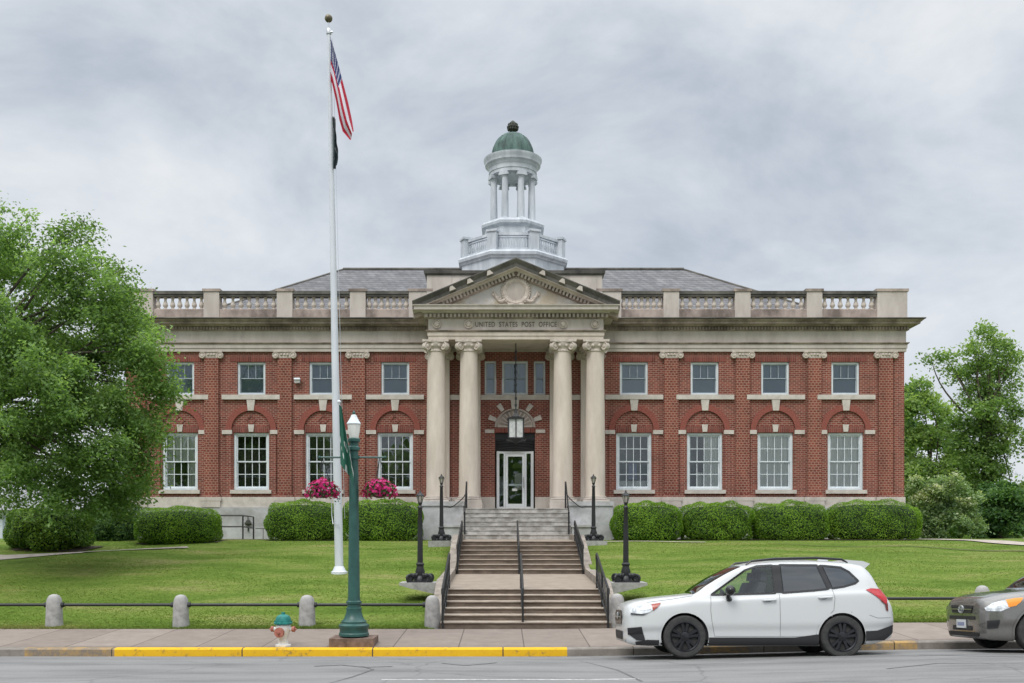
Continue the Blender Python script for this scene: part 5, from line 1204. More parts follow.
# trees right of the building
tall = [(985, 330, 8, 0), (994, 341, 8, 0), (1005, 346, 8, 0), (970, 347, 9, 0), (944, 355, 7, 0), (931, 357, 5, 0), (1012, 358, 7, 0), (986, 360, 10, 0), (966, 374, 9, 1), (1000, 376, 11, 1), (980, 386, 11, 0), (1014, 384, 6, 0), (1003, 400, 10, 0), (985, 408, 12, -1), (968, 402, 8, 0), (1017, 412, 8, 0), (996, 424, 12, 0), (975, 428, 12, 0), (982, 448, 13, 0), (1002, 445, 10, 0), (968, 462, 14, 0), (990, 470, 16, 0), (1012, 492, 12, 0), (955, 418, 9, 0), (978, 488, 18, 0), (995, 505, 18, 0), (1008, 428, 9, 0), (960, 440, 12, 0), (990, 392, 9, 0), (976, 366, 6, 0), (996, 358, 7, 0), (1010, 370, 7, 0), (952, 368, 6, 0)]
tree('tall_tree', 'tall open crowned tree rising above the others right of the building', 'tree', ((990 - 503) * .058, 58, 2.0), ((988 - 503) * .058, 58, 9.5), .30, CL(tall, 58), 'leaf_far', 26000, (.12, .27), clump=.60, perk=13, hollow=.55, tint0=.52)
mid = [(918, 382, 7, 0), (926, 398, 9, 0), (912, 408, 14, 0), (940, 412, 11, 1), (908, 435, 20, 0), (936, 438, 18, 1), (925, 470, 26, 0), (955, 470, 18, 0), (900, 480, 20, 1), (945, 500, 24, 0), (965, 455, 14, 0)]
tree('leafy_tree', 'yellowish green bushy tree against the right corner of the building', 'tree', ((930 - 503) * .062, 62, 2.0), ((928 - 503) * .062, 62, 6.5), .26, CL(mid, 62), 'leaf_far', 26000, (.16, .32), clump=.6, tint0=.60, perk=10)
pale = [(925, 490, 18, 0), (950, 485, 16, 0), (938, 505, 24, 0), (965, 505, 17, 0), (912, 512, 16, 0), (945, 522, 22, 0), (925, 528, 16, 0), (975, 520, 12, 0)]
tree('flowering_shrub', 'pale flowering shrub with whitish blooms beside the right end of the hedges', 'shrub', ((940 - 503) * .050, 50, 2.0), ((940 - 503) * .050, 50, 3.3), .09, CL(pale, 50), 'leaf_pale', 24000, (.10, .20), clump=.34, tint0=.55, perk=16, hollow=.5)
dk = [(990, 500, 22, 0), (1010, 495, 20, 0), (1000, 518, 24, 0), (975, 520, 18, 0), (1022, 515, 18, 0), (985, 530, 14, 0)]
tree('dark_shrub', 'dark green shrub under the tall tree right of the pale flowering one', 'shrub', ((1000 - 503) * .054, 54, 2.0), ((1000 - 503) * .054, 54, 3.4), .10, CL(dk, 54), 'leaf_dark', 20000, (.12, .24), clump=.40, tint0=.55, perk=14)
dk2 = [(905, 395, 14, 0), (898, 430, 26, 0), (905, 465, 28, 0), (890, 480, 30, 0), (915, 500, 24, 0)]
tree('dark_tree', 'dark blue green tree half hidden behind the right corner of the building', 'tree', ((905 - 503) * .072, 72, 2.0), ((903 - 503) * .072, 72, 7), .24, CL(dk2, 72), 'leaf_dark', 18000, (.2, .4), clump=.7, tint0=.35, perk=10)
edge = [(1045, 415, 8, 0), (1032, 436, 7, 0), (1050, 440, 20, 0), (1065, 480, 30, 0), (1045, 505, 22, 0)]
tree('edge_tree', 'tree at the right edge whose branches reach in from outside', 'tree', ((1075 - 503) * .056, 56, 2.0), ((1070 - 503) * .056, 56, 7), .26, CL(edge, 56), 'leaf_far', 14000, (.16, .34), clump=.55, tint0=.4, perk=9)
# far woods on both sides, plus unseen trees across the street for window reflections
def woods(name, spans, leaf):
    P = []; T = []
    for (xa, xb, y, h) in spans:
        n = int((xb - xa) * 190); x = RNG.uniform(xa, xb, n); top = h * (.72 + .28 * np.sin(x * .35 + y) * np.sin(x * .13 + 1)) ; z = 2 + top * RNG.random(n) ** .7; yy_ = y + RNG.normal(size=n) * 3
        P.append(np.stack([x, yy_, z], 1)); T.append(np.clip(.4 + .25 * np.sin(x * .8) + RNG.normal(size=n) * .2, 0, 1))
    P = np.concatenate(P); T = np.concatenate(T)
    return raw_mesh(name, leaf_quads(P, RNG.uniform(.5, 1.3, len(P)), None, droop=.3, aspect=.7), 4, leaf, None, T)
tag(woods('woods', [(34, 120, 120, 7.5), (40, 130, 135, 9), (-130, -38, 130, 7), (22, 46, 92, 4.0), (-70, 11, -30, 13.0)], 'leaf_far'), 'soft distant belt of woods behind the trees and buildings, with unseen trees across the street', 'woods', kind='stuff')

# pale building beyond the left tree
pb_ = thing('pale_garage', 'pale blue white garage glimpsed under the big tree at the left edge', 'building', (-33, 62, 2))
q = MB(); q.box(-8, 6.6, 0, 9, -.1, 1.75); q.build('wall', 'pale_wall', pb_)
q = MB(); q.prism([(-.5, 1.75), (9.5, 1.75), (4.5, 3.3)], 'x', -8.4, 7.0); q.build('roof', 'grey_roof', pb_, smooth=False)
q = MB(); q.box(2.0, 5.2, -.06, -.003, -.05, 1.35); q.build('garage_door', 'blind', pb_)

# ------------------------------------------------------------------ GRASS BLADES
def grass():
    n = 260000; x = RNG.uniform(-20, 24, n); u = RNG.random(n); y = 21.66 + 13.5 * u ** 2.2
    k = ~((np.abs(x - X0) < 2.12) & (y < 40)); k &= ~((np.abs(x - X0) < 3.1) & (y > 35))
    for (a, b2, c, d) in EXC: k &= ~((x > a) & (x < b2) & (y > c) & (y < d))
    def near(pts, w):
        bad = np.zeros(len(x), bool)
        for p, q_ in zip(pts[:-1], pts[1:]):
            ax, ay = p; dx, dy = q_[0] - ax, q_[1] - ay; t = np.clip(((x - ax) * dx + (y - ay) * dy) / (dx * dx + dy * dy), 0, 1)
            bad |= np.hypot(x - ax - t * dx, y - ay - t * dy) < w
        return bad
    k &= ~near([(-26, 31.2), (-18.5, 30.7), (-15.3, 30.5)], 1.1); k &= ~near([(-15.3, 30.5), (-12.9, 31.6), (-11.2, 32.6), (-9.0, 33.6)], .3); k &= ~near([(14.9, 43), (15.9, 38.6), (17.1, 34.6), (18.6, 31), (21.5, 25)], .64)
    x, y = x[k], y[k]; n = len(x); z = zg(x, y); h = RNG.uniform(.006, .018, n) * (1 + .35 * np.sin(x * .9 + y * 1.7)); h[y < 21.9] *= 3.0; w_ = RNG.uniform(.008, .018, n)
    a = RNG.uniform(0, 2 * PI, n); dx, dy = np.cos(a) * w_, np.sin(a) * w_; lx, ly = RNG.normal(size=n) * .03, -np.abs(RNG.normal(size=n)) * .04 * (y > 21.9)
    V = np.stack([np.stack([x - dx, y - dy, z - .01], 1), np.stack([x + dx, y + dy, z - .01], 1), np.stack([x + lx, y + ly, z + h], 1)], 1)
    pat = np.sin(x * .7 + 2 * np.sin(y * .45)) * np.sin(y * .9 + x * .23)
    tint = np.clip(.45 + .16 * pat + RNG.normal(size=n) * .12 + (pat > .72) * .22, .25, 1)
    tag(raw_mesh('grass', V, 3, 'blade', None, tint), 'short mown grass of the front lawn', 'grass', kind='stuff')
grass()
# ------------------------------------------------------------------ CARS
M['car_white'] = plain('car_white_paint', (.57, .585, .59), .32, 0, .5, .7)
M['car_grey'] = noisy('car_grey_paint', (.185, .178, .168), (.21, .202, .19), scale=30, rough=.24, spec=.5, metal=.55)
M['car_grey'].node_tree.nodes['Principled BSDF'].inputs['Coat Weight'].default_value = 1.0
M['plastic'] = plain('black_plastic', (.022, .022, .024), .6)
M['gloss_black'] = plain('gloss_black', (.012, .012, .013), .2)
M['tyre'] = noisy('tyre_rubber', (.035, .035, .036), (.06, .059, .058), scale=10, rough=.85)
M['rim_black'] = plain('rim_black', (.035, .035, .04), .15, .6)
M['rim_silver'] = plain('rim_silver', (.45, .45, .46), .35, .7)
M['brake'] = plain('brake_disc', (.30, .29, .28), .5, .4)
M['car_glass'] = glass('car_glass', (.78, .85, .82), boost=1.3)
M['car_glass_dark'] = glass('privacy_glass', (.05, .06, .07), boost=2.3)
M['head_lens'] = noisy('headlamp_lens', (.42, .45, .48), (.82, .85, .88), scale=16, rough=.12, lo=.42, hi=.58, spec=.8)
M['lens_dark'] = plain('headlamp_bezel', (.05, .05, .055), .2)
M['red_lens'] = noisy('red_lens', (.36, .008, .012), (.55, .02, .03), scale=20, rough=.12, spec=.8)
M['dark_red'] = plain('dark_red_lens', (.16, .035, .03), .15)
M['amber'] = plain('amber_lens', (.85, .30, .04), .15)
M['clear_red'] = plain('reflector_red', (.34, .07, .05), .2)
M['cabin'] = plain('cabin_trim', (.045, .047, .05), .8)
M['seat'] = plain('seat_cloth', (.075, .077, .08), .85)
M['seam_grey'] = plain('seam_grey', (.16, .16, .165), .6)
M['plate'] = plain('plate_white', (.62, .64, .66), .5)
M['screen_glass'] = glass('windscreen_glass', (.12, .15, .15), boost=1.4)
M['plate_ink'] = plain('plate_ink', (.10, .13, .30), .5)
def pchip(xs, ys, xq):
    xs = np.asarray(xs, float); ys = np.asarray(ys, float); h = np.diff(xs)[:, None] if ys.ndim > 1 else np.diff(xs); d = np.diff(ys, axis=0) / h
    m = np.zeros_like(ys); 
    hh = np.diff(xs)
    for i in range(1, len(xs) - 1):
        w1, w2 = 2 * hh[i] + hh[i - 1], hh[i] + 2 * hh[i - 1]
        with np.errstate(divide='ignore', invalid='ignore'):
            v = (w1 + w2) / (w1 / d[i - 1] + w2 / d[i])
        m[i] = np.where(d[i - 1] * d[i] > 0, v, 0)
    m[0], m[-1] = d[0], d[-1]
    i = np.clip(np.searchsorted(xs, xq) - 1, 0, len(xs) - 2); t = (xq - xs[i]) / hh[i]
    if ys.ndim > 1: t = t[:, None]; H = hh[i][:, None]
    else: H = hh[i]
    return (1 + 2 * t) * (1 - t) ** 2 * ys[i] + t * (1 - t) ** 2 * H * m[i] + t * t * (3 - 2 * t) * ys[i + 1] + t * t * (t - 1) * H * m[i + 1]
def inpoly(px_, pz_, poly):
    r = np.zeros(len(px_), bool); n = len(poly); j = n - 1
    for i in range(n):
        xi, zi = poly[i]; xj, zj = poly[j]
        c = ((zi > pz_) != (zj > pz_)) & (px_ < (xj - xi) * (pz_ - zi) / (zj - zi + 1e-12) + xi); r ^= c; j = i
    return r
class Body:
    def __init__(s, st, x0=None):
        st = np.array(st, float); xs = st[:, 0]
        xq = np.unique(np.concatenate([np.arange(xs[0], xs[-1], .03), xs])); Q = pchip(xs, st[:, 1:], xq)
        S = 8; rows = []
        for q in Q:
            zb, w1, zs, w2, zm, w3, zsh, w5, z5, w6, z6, w7, z7, zt = q
            P = np.array([(0, zb), (w1 - .07, zb), (w1, zs), (w1 + (w2 - w1) * .25, zs + (zm - zs) * .5), (w2, zm), (w3, zsh), (w5, z5), (w6, z6), (w7, z7), (w7 * .55, zt - (zt - z7) * .28), (0, zt)])
            u = np.arange(len(P), dtype=float); uq = np.linspace(0, len(P) - 1, (len(P) - 1) * S + 1); rows.append(pchip(u, P, uq))
        R = np.array(rows); s.nx, s.nu = R.shape[0], R.shape[1]; s.xq = xq; s.S = S
        near = np.stack([np.repeat(xq[:, None], s.nu, 1), -R[:, :, 0], R[:, :, 1]], -1); far = near * np.array([1, -1, 1])
        V = []; F = []; meta = []
        for k, G_ in enumerate((near, far)):
            o = len(V); V += G_.reshape(-1, 3).tolist()
            for i in range(s.nx - 1):
                for j in range(s.nu - 1):
                    a = o + i * s.nu + j; f = (a, a + s.nu, a + s.nu + 1, a + 1); F.append(f if k == 1 else f[::-1]); meta.append((k, i, j / S))
        # end caps
        for i in (0, s.nx - 1):
            for k in (0, 1):
                o = k * s.nx * s.nu + i * s.nu; F.append(tuple(o + j for j in range(s.nu))); meta.append((k, i, -1))
        s.V, s.F, s.meta = V, F, meta
        s.bvh = BVHTree.FromPolygons([Vector(v) for v in V], F)
    def ray(s, x, z, side):
        h = s.bvh.ray_cast(Vector((x, -3 * side, z)), Vector((0, side, 0)))
        return (h[0], h[1]) if h[0] is not None else (None, None)
    def rayf(s, y, z, dx=1):
        h = s.bvh.ray_cast(Vector((-4 * dx, y, z)), Vector((dx, 0, 0)))
        return (h[0], h[1]) if h[0] is not None else (None, None)
def orient(n, d): return n if n.dot(d) < 0 else -n
def conform(body, poly, off, mode='side', side=1, res=.03, mb=None, x=1):
    mb = mb or MB(); n = len(poly); bd = []
    for i in range(n):
        a, b2 = Vector(poly[i]), Vector(poly[(i + 1) % n]); k = max(1, int((b2 - a).length / res)); bd += [a.lerp(b2, j / k) for j in range(k)]
    nb = len(bd); pa = np.array([tuple(p) for p in bd]); mn, mx = pa.min(0), pa.max(0)
    gx, gz = np.meshgrid(np.arange(mn[0] + res * .5, mx[0], res), np.arange(mn[1] + res * .5, mx[1], res)); gx, gz = gx.ravel(), gz.ravel()
    k = inpoly(gx, gz, [tuple(p) for p in poly]); pts = bd + [Vector((a, c)) for a, c in zip(gx[k], gz[k])]
    vo, eo, fo = delaunay_2d_cdt(pts, [(i, (i + 1) % nb) for i in range(nb)], [list(range(nb))], 1, 1e-6)[:3]
    idx = {}; V = []
    for i, p in enumerate(vo):
        if mode == 'side': h, nn = body.ray(p.x, p.y, side); d = Vector((0, side, 0))
        else: h, nn = body.rayf(p.x, p.y, x); d = Vector((x, 0, 0))
        if h is None: continue
        idx[i] = len(V); V.append(h + orient(nn, d) * off)
    mb.add(V, [tuple(idx[i] for i in f) for f in fo if all(i in idx for i in f)]); return mb
def strip(body, pts, w, off, side=1, mb=None, res=.03, mode='side', x=1):
    mb = mb or MB(); D = []
    P = [Vector(p) for p in pts]
    for a, b2 in zip(P[:-1], P[1:]): k = max(1, int((b2 - a).length / res)); D += [a.lerp(b2, j / k) for j in range(k)]
    D.append(P[-1]); prev = None; V = []; F = []
    for i, p in enumerate(D):
        t = (D[min(i + 1, len(D) - 1)] - D[max(i - 1, 0)]).normalized(); nn = Vector((-t.y, t.x)); row = []
        for sg in (-1, 1):
            q = p + nn * w * .5 * sg
            h, hn = body.ray(q.x, q.y, side) if mode == 'side' else body.rayf(q.x, q.y, x)
            if h is None: row = None; break
            row.append(h + orient(hn, Vector((0, side, 0)) if mode == 'side' else Vector((x, 0, 0))) * off)
        if row:
            V += row
            if prev is not None and prev == i - 1: k = len(V) - 4; F.append((k, k + 1, k + 3, k + 2))
            prev = i
    mb.add(V, F); return mb
def wheel(parent, x, y, side, R, rimmat, spokes=5, wd=.225):
    """side -1: outer face toward -y"""
    o = side; q = MB(); w_ = wd / 2; rr = R * .70
    q.x = Matrix.Translation((x, y, R))
    q.lathe([(rr, -w_ * .92), (R * .80, -w_), (R * .93, -w_ * .96), (R * .985, -w_ * .78), (R, -w_ * .5), (R, w_ * .5), (R * .985, w_ * .78), (R * .93, w_ * .96), (R * .80, w_), (rr, w_ * .92), (rr - .02, w_ * .8), (rr - .02, -w_ * .8), (rr, -w_ * .92)], (0, 0, 0), 40, axis='y', cap=False)
    for gy in (-.4, 0, .4): q.lathe([(R + .001, gy * w_ - .004), (R + .002, gy * w_ + .004)], (0, 0, 0), 40, axis='y')
    wh = thing('wheel', None, None); wh.parent = parent
    q.build('tyre', 'tyre', wh)
    q = MB(); q.x = Matrix.Translation((x, y, R)); fy = o * w_ * .78
    q.lathe([(rr + .004, o * w_ * .95), (rr - .012, o * w_ * .98), (rr - .03, o * w_ * .80), (rr - .035, -o * w_ * .7)], (0, 0, 0), 40, axis='y', cap=False)
    q.lathe([(.075, fy - o * .02), (.075, fy + o * .012), (.05, fy + o * .022), (.001, fy + o * .024)], (0, 0, 0), 20, axis='y')
    for k in range(spokes):
        a = 2 * PI * k / spokes + .3
        for da in (-.20, .20):
            T = Matrix.Translation((x, y, R)) @ Matrix.Rotation(-(a + da), 4, 'Y'); q.x = T
            q.prism([(.05, -.026), (rr * .55, -.020 + .0 * da), (rr - .02, -.024), (rr - .02, .024), (rr * .55, .020), (.05, .026)], 'y', fy - o * .035, fy + o * .005)
    q.x = None; q.build('rim', rimmat, wh)
    q = MB(); q.x = Matrix.Translation((x, y, R)); q.lathe([(.155, -o * .0), (.155, o * .02), (.06, o * .022)], (0, o * .02, 0), 24, axis='y'); q.lathe([(rr - .03, -o * .06), (.001, -o * .061)], (0, 0, 0), 24, axis='y'); q.build('brake_disc', 'brake', wh)
def car(name, label, loc, tilt, st, P):
    t = thing(name, label, 'car', loc); t.rotation_euler = (tilt, 0, 0)
    B = Body(st); R = P['R']; AX = (0.0, P['wb']); ar = P['arch']
    V = np.array(B.V); C = np.array([V[list(f)].mean(0) for f in B.F]); meta = B.meta
    n = len(B.F); dest = np.zeros(n, int)   # 0 body, 1 front side glass, 2 privacy glass, 3 windscreen, -1 deleted
    gj = np.array([m_[2] for m_ in meta])
    for k, (poly, d) in enumerate(P['glass']):
        m_ = inpoly(C[:, 0], C[:, 2], poly) & (gj > 4.5) & (gj < 8.9); dest[m_] = d
    ws0, ws1 = P['screen']; m_ = (C[:, 0] > ws0) & (C[:, 0] < ws1) & (gj >= 8.0); dest[m_] = 3
    m_ = (C[:, 0] > P['rearglass'][0]) & (C[:, 0] < P['rearglass'][1]) & (gj >= 8.0); dest[m_] = 4
    for ax in AX:
        m_ = (np.hypot(C[:, 0] - ax, C[:, 2] - R) < ar) & (np.abs(C[:, 1]) > .40); dest[m_] = -1
    mk = np.array([m_[0] for m_ in meta])
    def sub(d, nm, mat, par, side=None, poly=None):
        q = MB(); sel = dest == d
        if side is not None: sel = sel & (mk == side) & inpoly(C[:, 0], C[:, 2], poly)
        ids = np.nonzero(sel)[0]
        if len(ids) == 0: return None
        remap = {}; Vn = []; Fn = []
        for i in ids:
            f = []
            for v in B.F[i]:
                key = tuple(np.round(V[v], 4))
                if key not in remap: remap[key] = len(Vn); Vn.append(B.V[v])
                if remap[key] not in f: f.append(remap[key])
            if len(f) > 2: Fn.append(tuple(f))
        q.add(Vn, Fn); return q.build(nm, mat, par, angle=.75)
    body = sub(0, 'body', P['paint'], t)
    g3 = sub(3, 'windscreen', 'screen_glass', t)
    for poly, d in P['glass']:
        for k in (0, 1): sub(d, 'window_glass', 'car_glass' if d == 1 else 'car_glass_dark', t, k, poly)
    g4 = sub(4, 'rear_window', 'car_glass_dark', t)
    for sd in (1, -1):
        for poly, d in P['glass']:
            q = strip(B, list(poly) + [poly[0], poly[1]], .034, .006, sd, res=.025); q.build('window_frame', 'gloss_black', t, angle=2)
        for pts, w_ in P['pillars']: strip(B, pts, w_, .009, sd).build('pillar', 'gloss_black', t, angle=2)
        for ax in AX:
            arc = [(ax - (ar + .005) * math.cos(a), R + (ar + .005) * math.sin(a)) for a in np.linspace(math.radians(P['arc'][0]), math.radians(P['arc'][1]), 40)]
            strip(B, arc, .036, .007, sd, res=.03).build('arch_trim', P.get('archmat', P['paint']), t, angle=2)
            q = MB(); nn = 24; y0, y1 = -sd * .885 + sd * .03, -sd * .48; VV = []
            for i in range(nn + 1):
                a = PI * 1.15 * i / nn - .075 * PI; VV += [(ax + (ar + .0) * math.cos(a), y0, R + (ar) * math.sin(a)), (ax + ar * math.cos(a), y1, R + ar * math.sin(a))]
            q.add(VV, [(2 * i, 2 * i + 1, 2 * i + 3, 2 * i + 2) for i in range(nn)]); q.prism([(ax + ar * math.cos(a), R + ar * math.sin(a)) for a in np.linspace(-.2, PI + .2, 20)], 'y', y1, y1 + sd * .02)
            q.build('wheel_housing', 'plastic', t)
        q = MB()
        for pts, w_ in P['seams']: strip(B, pts, w_, .0035, sd, mb=q)
        q.build('door_seam', 'seam_grey', t, angle=2)
        for nm, poly, off, mat in P['panels']: conform(B, poly, off, 'side', sd).build(nm, mat, t, angle=.8)
        for (xh, zh) in P['handles']:
            h, hn = B.ray(xh, zh, sd); q = MB(); yy = h.y - sd * .035
            q.tube([(xh - .11, h.y, zh), (xh - .10, yy, zh), (xh + .10, yy, zh + .012), (xh + .115, h.y, zh + .012)], [.013, .017, .017, .013], 8); q.build('door_handle', P['paint'], t)
            conform(B, [(xh - .03 + .075 * math.cos(a), zh - .004 + .026 * math.sin(a)) for a in np.linspace(0, 2 * PI, 14)[:-1]], .002, 'side', sd, .02).build('handle_recess_shade', 'seam_grey', t, angle=2)  # flat grey oval; the shade of the handle's hollow is put into its colour
        mx_, mz_ = P['mirror']; h, hn = B.ray(mx_, mz_ - .14, sd); yb = h.y
        q = MB(); q.tube([(mx_ + .02, yb + sd * .02, mz_ - .13), (mx_ - .02, yb - sd * .06, mz_ - .09), (mx_ - .02, yb - sd * .10, mz_ - .02)], [.05, .042, .035], 8)
        q.x = Matrix.Translation((mx_, yb - sd * .14, mz_ + .02)) @ Matrix.Diagonal((.085, .115, .088, 1)); q.sphere((0, 0, 0), 1.0, 16, 10)
        q.x = None; q.build('wing_mirror', P['mirrormat'], t)
        for ax in AX: wheel(t, ax, -sd * P['track'], -sd, R, P['rim'], P['spokes'])
    # front end
    for nm, poly, off, mat in P['front']:
        conform(B, poly, off, 'front', 1, .025).build(nm, mat, t, angle=.8)
    if 'lamp' in P:
        for sd in (1, -1):
            for nm, poly, off, mat in P['lamp']: conform(B, poly, off, 'side', sd, .018).build(nm, mat, t, angle=.8)
    # cabin
    q = MB(); xa, xb = P['cab']; q.box(xa, xb, -.78, .78, .30, .80); q.prism([(xa - .1, .80), (xa + .42, .80), (xa + .40, .98), (xa + .1, 1.02), (xa - .1, 1.0)], 'y', -.76, .76); q.build('cabin', 'cabin', t)
    for sx, n_ in ((xa + .85, 2), (xa + 1.75, 3)):
        for k in range(n_):
            cy = (-.38 + .76 * k / (n_ - 1)); q = MB(); ww = .25 if n_ == 2 else .20
            q.prism([(sx + .02, .80), (sx + .16, .80), (sx + .30, 1.26), (sx + .18, 1.28), (sx + .08, 1.05)], 'y', cy - ww, cy + ww); q.box(sx - .45, sx + .1, cy - ww, cy + ww, .80, .90)
            q.prism([(sx + .22, 1.31), (sx + .33, 1.31), (sx + .34, 1.45), (sx + .25, 1.46)], 'y', cy - .13, cy + .13); q.tube([(sx + .26, cy, 1.26), (sx + .28, cy, 1.36)], .02, 6); q.build('seat', 'seat', t)
    q = MB(); q.x = Matrix.Translation((xa + .50, -.38, .98)) @ Matrix.Rotation(math.radians(65), 4, 'Y'); nn = 24
    q.tube([(.18 * math.cos(2 * PI * i / nn), .18 * math.sin(2 * PI * i / nn), 0) for i in range(nn + 1)], .016, 6, cap=False); q.cbox(0, 0, 0, .34, .04, .02); q.x = None; q.build('steering_wheel', 'cabin', t)
    ids = [i for i in range(n) if dest[i] in (0,) and gj[i] >= 8 and C[i][0] > ws1 and C[i][0] < P['rearglass'][0]]
    q = MB(); 
    for i in ids: q.add([(B.V[v][0], B.V[v][1] * .985, B.V[v][2] - .035) for v in B.F[i]], [(0, 1, 2, 3)])
    q.build('headliner', 'cabin', t, recalc=False)
    q = MB(); q.box(-.55, P['wb'] + .55, -.70, .70, .24, .30); q.build('underbody', 'plastic', t)
    return t, B

#       x     zb   w1   zs   w2   zm   w3   zsh  w5   z5   w6   z6   w7   z7   ztop
ST0 = [(-.955, .33, .42, .36, .50, .50, .50, .66, .47, .72, .42, .755, .34, .775, .785),
      (-.93, .27, .56, .33, .62, .51, .62, .69, .58, .76, .52, .805, .42, .835, .85),
      (-.87, .23, .70, .31, .745, .52, .735, .72, .69, .80, .62, .86, .50, .895, .91),
      (-.75, .21, .79, .30, .83, .54, .815, .76, .77, .85, .69, .91, .56, .945, .965),
      (-.45, .20, .845, .30, .885, .56, .865, .82, .82, .91, .75, .965, .61, 1.0, 1.02),
      (-.05, .20, .86, .30, .892, .58, .88, .86, .84, .955, .78, 1.01, .64, 1.045, 1.065),
      (.16, .20, .86, .30, .89, .58, .88, .885, .845, .985, .79, 1.03, .66, 1.065, 1.085),
      (.42, .20, .86, .30, .89, .59, .88, .91, .84, 1.00, .775, 1.12, .68, 1.225, 1.255),
      (.80, .20, .86, .30, .89, .60, .88, .93, .835, 1.02, .74, 1.255, .645, 1.44, 1.475),
      (1.06, .20, .86, .30, .89, .60, .88, .95, .835, 1.04, .725, 1.32, .62, 1.545, 1.585),
      (1.5, .20, .86, .30, .89, .60, .88, .97, .835, 1.07, .725, 1.36, .61, 1.605, 1.655),
      (2.1, .20, .86, .30, .89, .61, .882, 1.0, .835, 1.11, .73, 1.38, .61, 1.62, 1.675),
      (2.7, .20, .86, .30, .892, .62, .88, 1.03, .83, 1.15, .72, 1.40, .60, 1.60, 1.655),
      (3.02, .22, .84, .32, .875, .63, .862, 1.04, .81, 1.16, .705, 1.40, .58, 1.555, 1.615),
      (3.14, .24, .82, .34, .858, .63, .845, 1.02, .79, 1.13, .695, 1.33, .565, 1.45, 1.50),
      (3.28, .28, .78, .37, .825, .63, .81, .97, .76, 1.05, .67, 1.12, .54, 1.18, 1.20),
      (3.38, .31, .72, .40, .775, .63, .76, .88, .71, .96, .63, 1.00, .50, 1.02, 1.03),
      (3.46, .35, .60, .43, .67, .62, .65, .76, .60, .82, .53, .85, .42, .87, .88),
      (3.48, .40, .48, .46, .54, .61, .52, .70, .48, .75, .42, .775, .34, .79, .80)]
def stretch(x): return x * 1.05 if x < 0 else x + .125 * max(0, min(1, (x - 2.5) / .98)) ** 1.3
ST = [(stretch(r[0]),) + tuple(r[1:]) for r in ST0]
front_win = [(.46, 1.055), (1.07, 1.475), (1.28, 1.545), (1.535, 1.56), (1.535, 1.085), (1.0, 1.07)]
rear_win = [(1.665, 1.09), (1.665, 1.565), (2.30, 1.56), (2.43, 1.155), (2.2, 1.13)]
quarter = [(2.50, 1.165), (2.375, 1.555), (2.70, 1.525), (2.83, 1.45), (2.965, 1.295), (2.90, 1.25), (2.7, 1.195)]
def arcpts(cx, cz, r, a0, a1, n=10): return [(cx - r * math.cos(math.radians(a)), cz + r * math.sin(math.radians(a))) for a in np.linspace(a0, a1, n)]
PW = dict(R=.358, wb=2.64, arch=.412, arc=(-14, 194), track=.782, paint='car_white', mirrormat='gloss_black', rim='rim_black', spokes=5,
    glass=[(front_win, 1), (rear_win, 2), (quarter, 2)], screen=(.18, 1.0), rearglass=(3.12, 3.34), cab=(.30, 3.0),
    pillars=[([(1.60, 1.09), (1.60, 1.565)], .13), ([(2.465, 1.16), (2.335, 1.56)], .07)],
    seams=[([(.45, 1.04), (.435, .80), (.455, .60), (.50, .36)], .007), ([(1.60, 1.07), (1.60, .36)], .007), ([(2.50, 1.14), (2.525, 1.0), (2.50, .80), (2.36, .66), (2.25, .55), (2.20, .38)], .007), ([(.50, .362), (2.20, .362)], .005), ([(3.10, .72), (3.25, .67), (3.50, .675)], .006), ([(-.62, .93), (-.2, .985), (.16, 1.04)], .006)],
    panels=[('sill_cladding', [(.40, .215), (2.25, .215), (2.25, .40), (1.85, .345), (.40, .345)], .012, 'plastic'),
            ('bumper_cladding', [(3.04, .29), (3.04, .45), (3.24, .46), (3.48, .535), (3.59, .56), (3.59, .44), (3.38, .30)], .012, 'plastic'),
            ('bumper_cladding', [(-.80, .22), (-.43, .215), (-.43, .30), (-.62, .305), (-.82, .27)], .010, 'plastic'),
            ('tail_light', [(3.06, 1.14), (3.16, 1.165), (3.37, 1.15), (3.43, 1.0), (3.425, .93), (3.40, .90), (3.25, 1.02)], .016, 'red_lens'),
            ('rear_reflector', [(3.29, .97), (3.385, .895), (3.40, .80), (3.44, .78), (3.435, .92)], .014, 'dark_red')],
    handles=[(1.42, .965), (2.36, 1.01)], mirror=(.74, 1.11),
    lamp=[('headlight', [(-.885, .735), (-.895, .79), (-.80, .865), (-.62, .895), (-.40, .915), (-.47, .84), (-.60, .76), (-.72, .725)], .012, 'head_lens'),
          ('headlight_marker', [(-.53, .79), (-.55, .893), (-.385, .918), (-.46, .84)], .017, 'clear_red'), ('headlight_bezel', [(-.885, .725), (-.70, .715), (-.60, .75), (-.72, .735), (-.875, .75)], .019, 'lens_dark'),
          ('fog_light', [(-.925, .40), (-.935, .50), (-.72, .525), (-.655, .29), (-.80, .30)], .013, 'plastic'), ('fog_light_trim', [(-.925, .41), (-.72, .45), (-.70, .42), (-.92, .385)], .02, 'gloss_black')],
    front=[('grille', [(-.44, .56), (-.52, .70), (-.40, .79), (.40, .79), (.52, .70), (.44, .56)], .012, 'gloss_black'), ('lower_grille', [(-.45, .30), (-.5, .44), (.5, .44), (.45, .30)], .012, 'plastic'), ('grille_bar', [(-.48, .67), (-.46, .69), (.46, .69), (.48, .67)], .024, 'silver'), ('bumper_lip', [(-.6, .27), (-.62, .30), (.62, .30), (.6, .27)], .02, 'silver')])
CARY, CARX = 16.72 + .895, 3.05
zn, zf = float(zroad(4.3, 16.85)), float(zroad(4.3, 18.4)); tl = math.atan2(zf - zn, 1.56) * .8
wc_, BW = car('white_suv', 'white five door suv with black wheels parked at the kerb before the steps', (CARX, CARY, (zn + zf) / 2 + .012), tl, ST, PW)
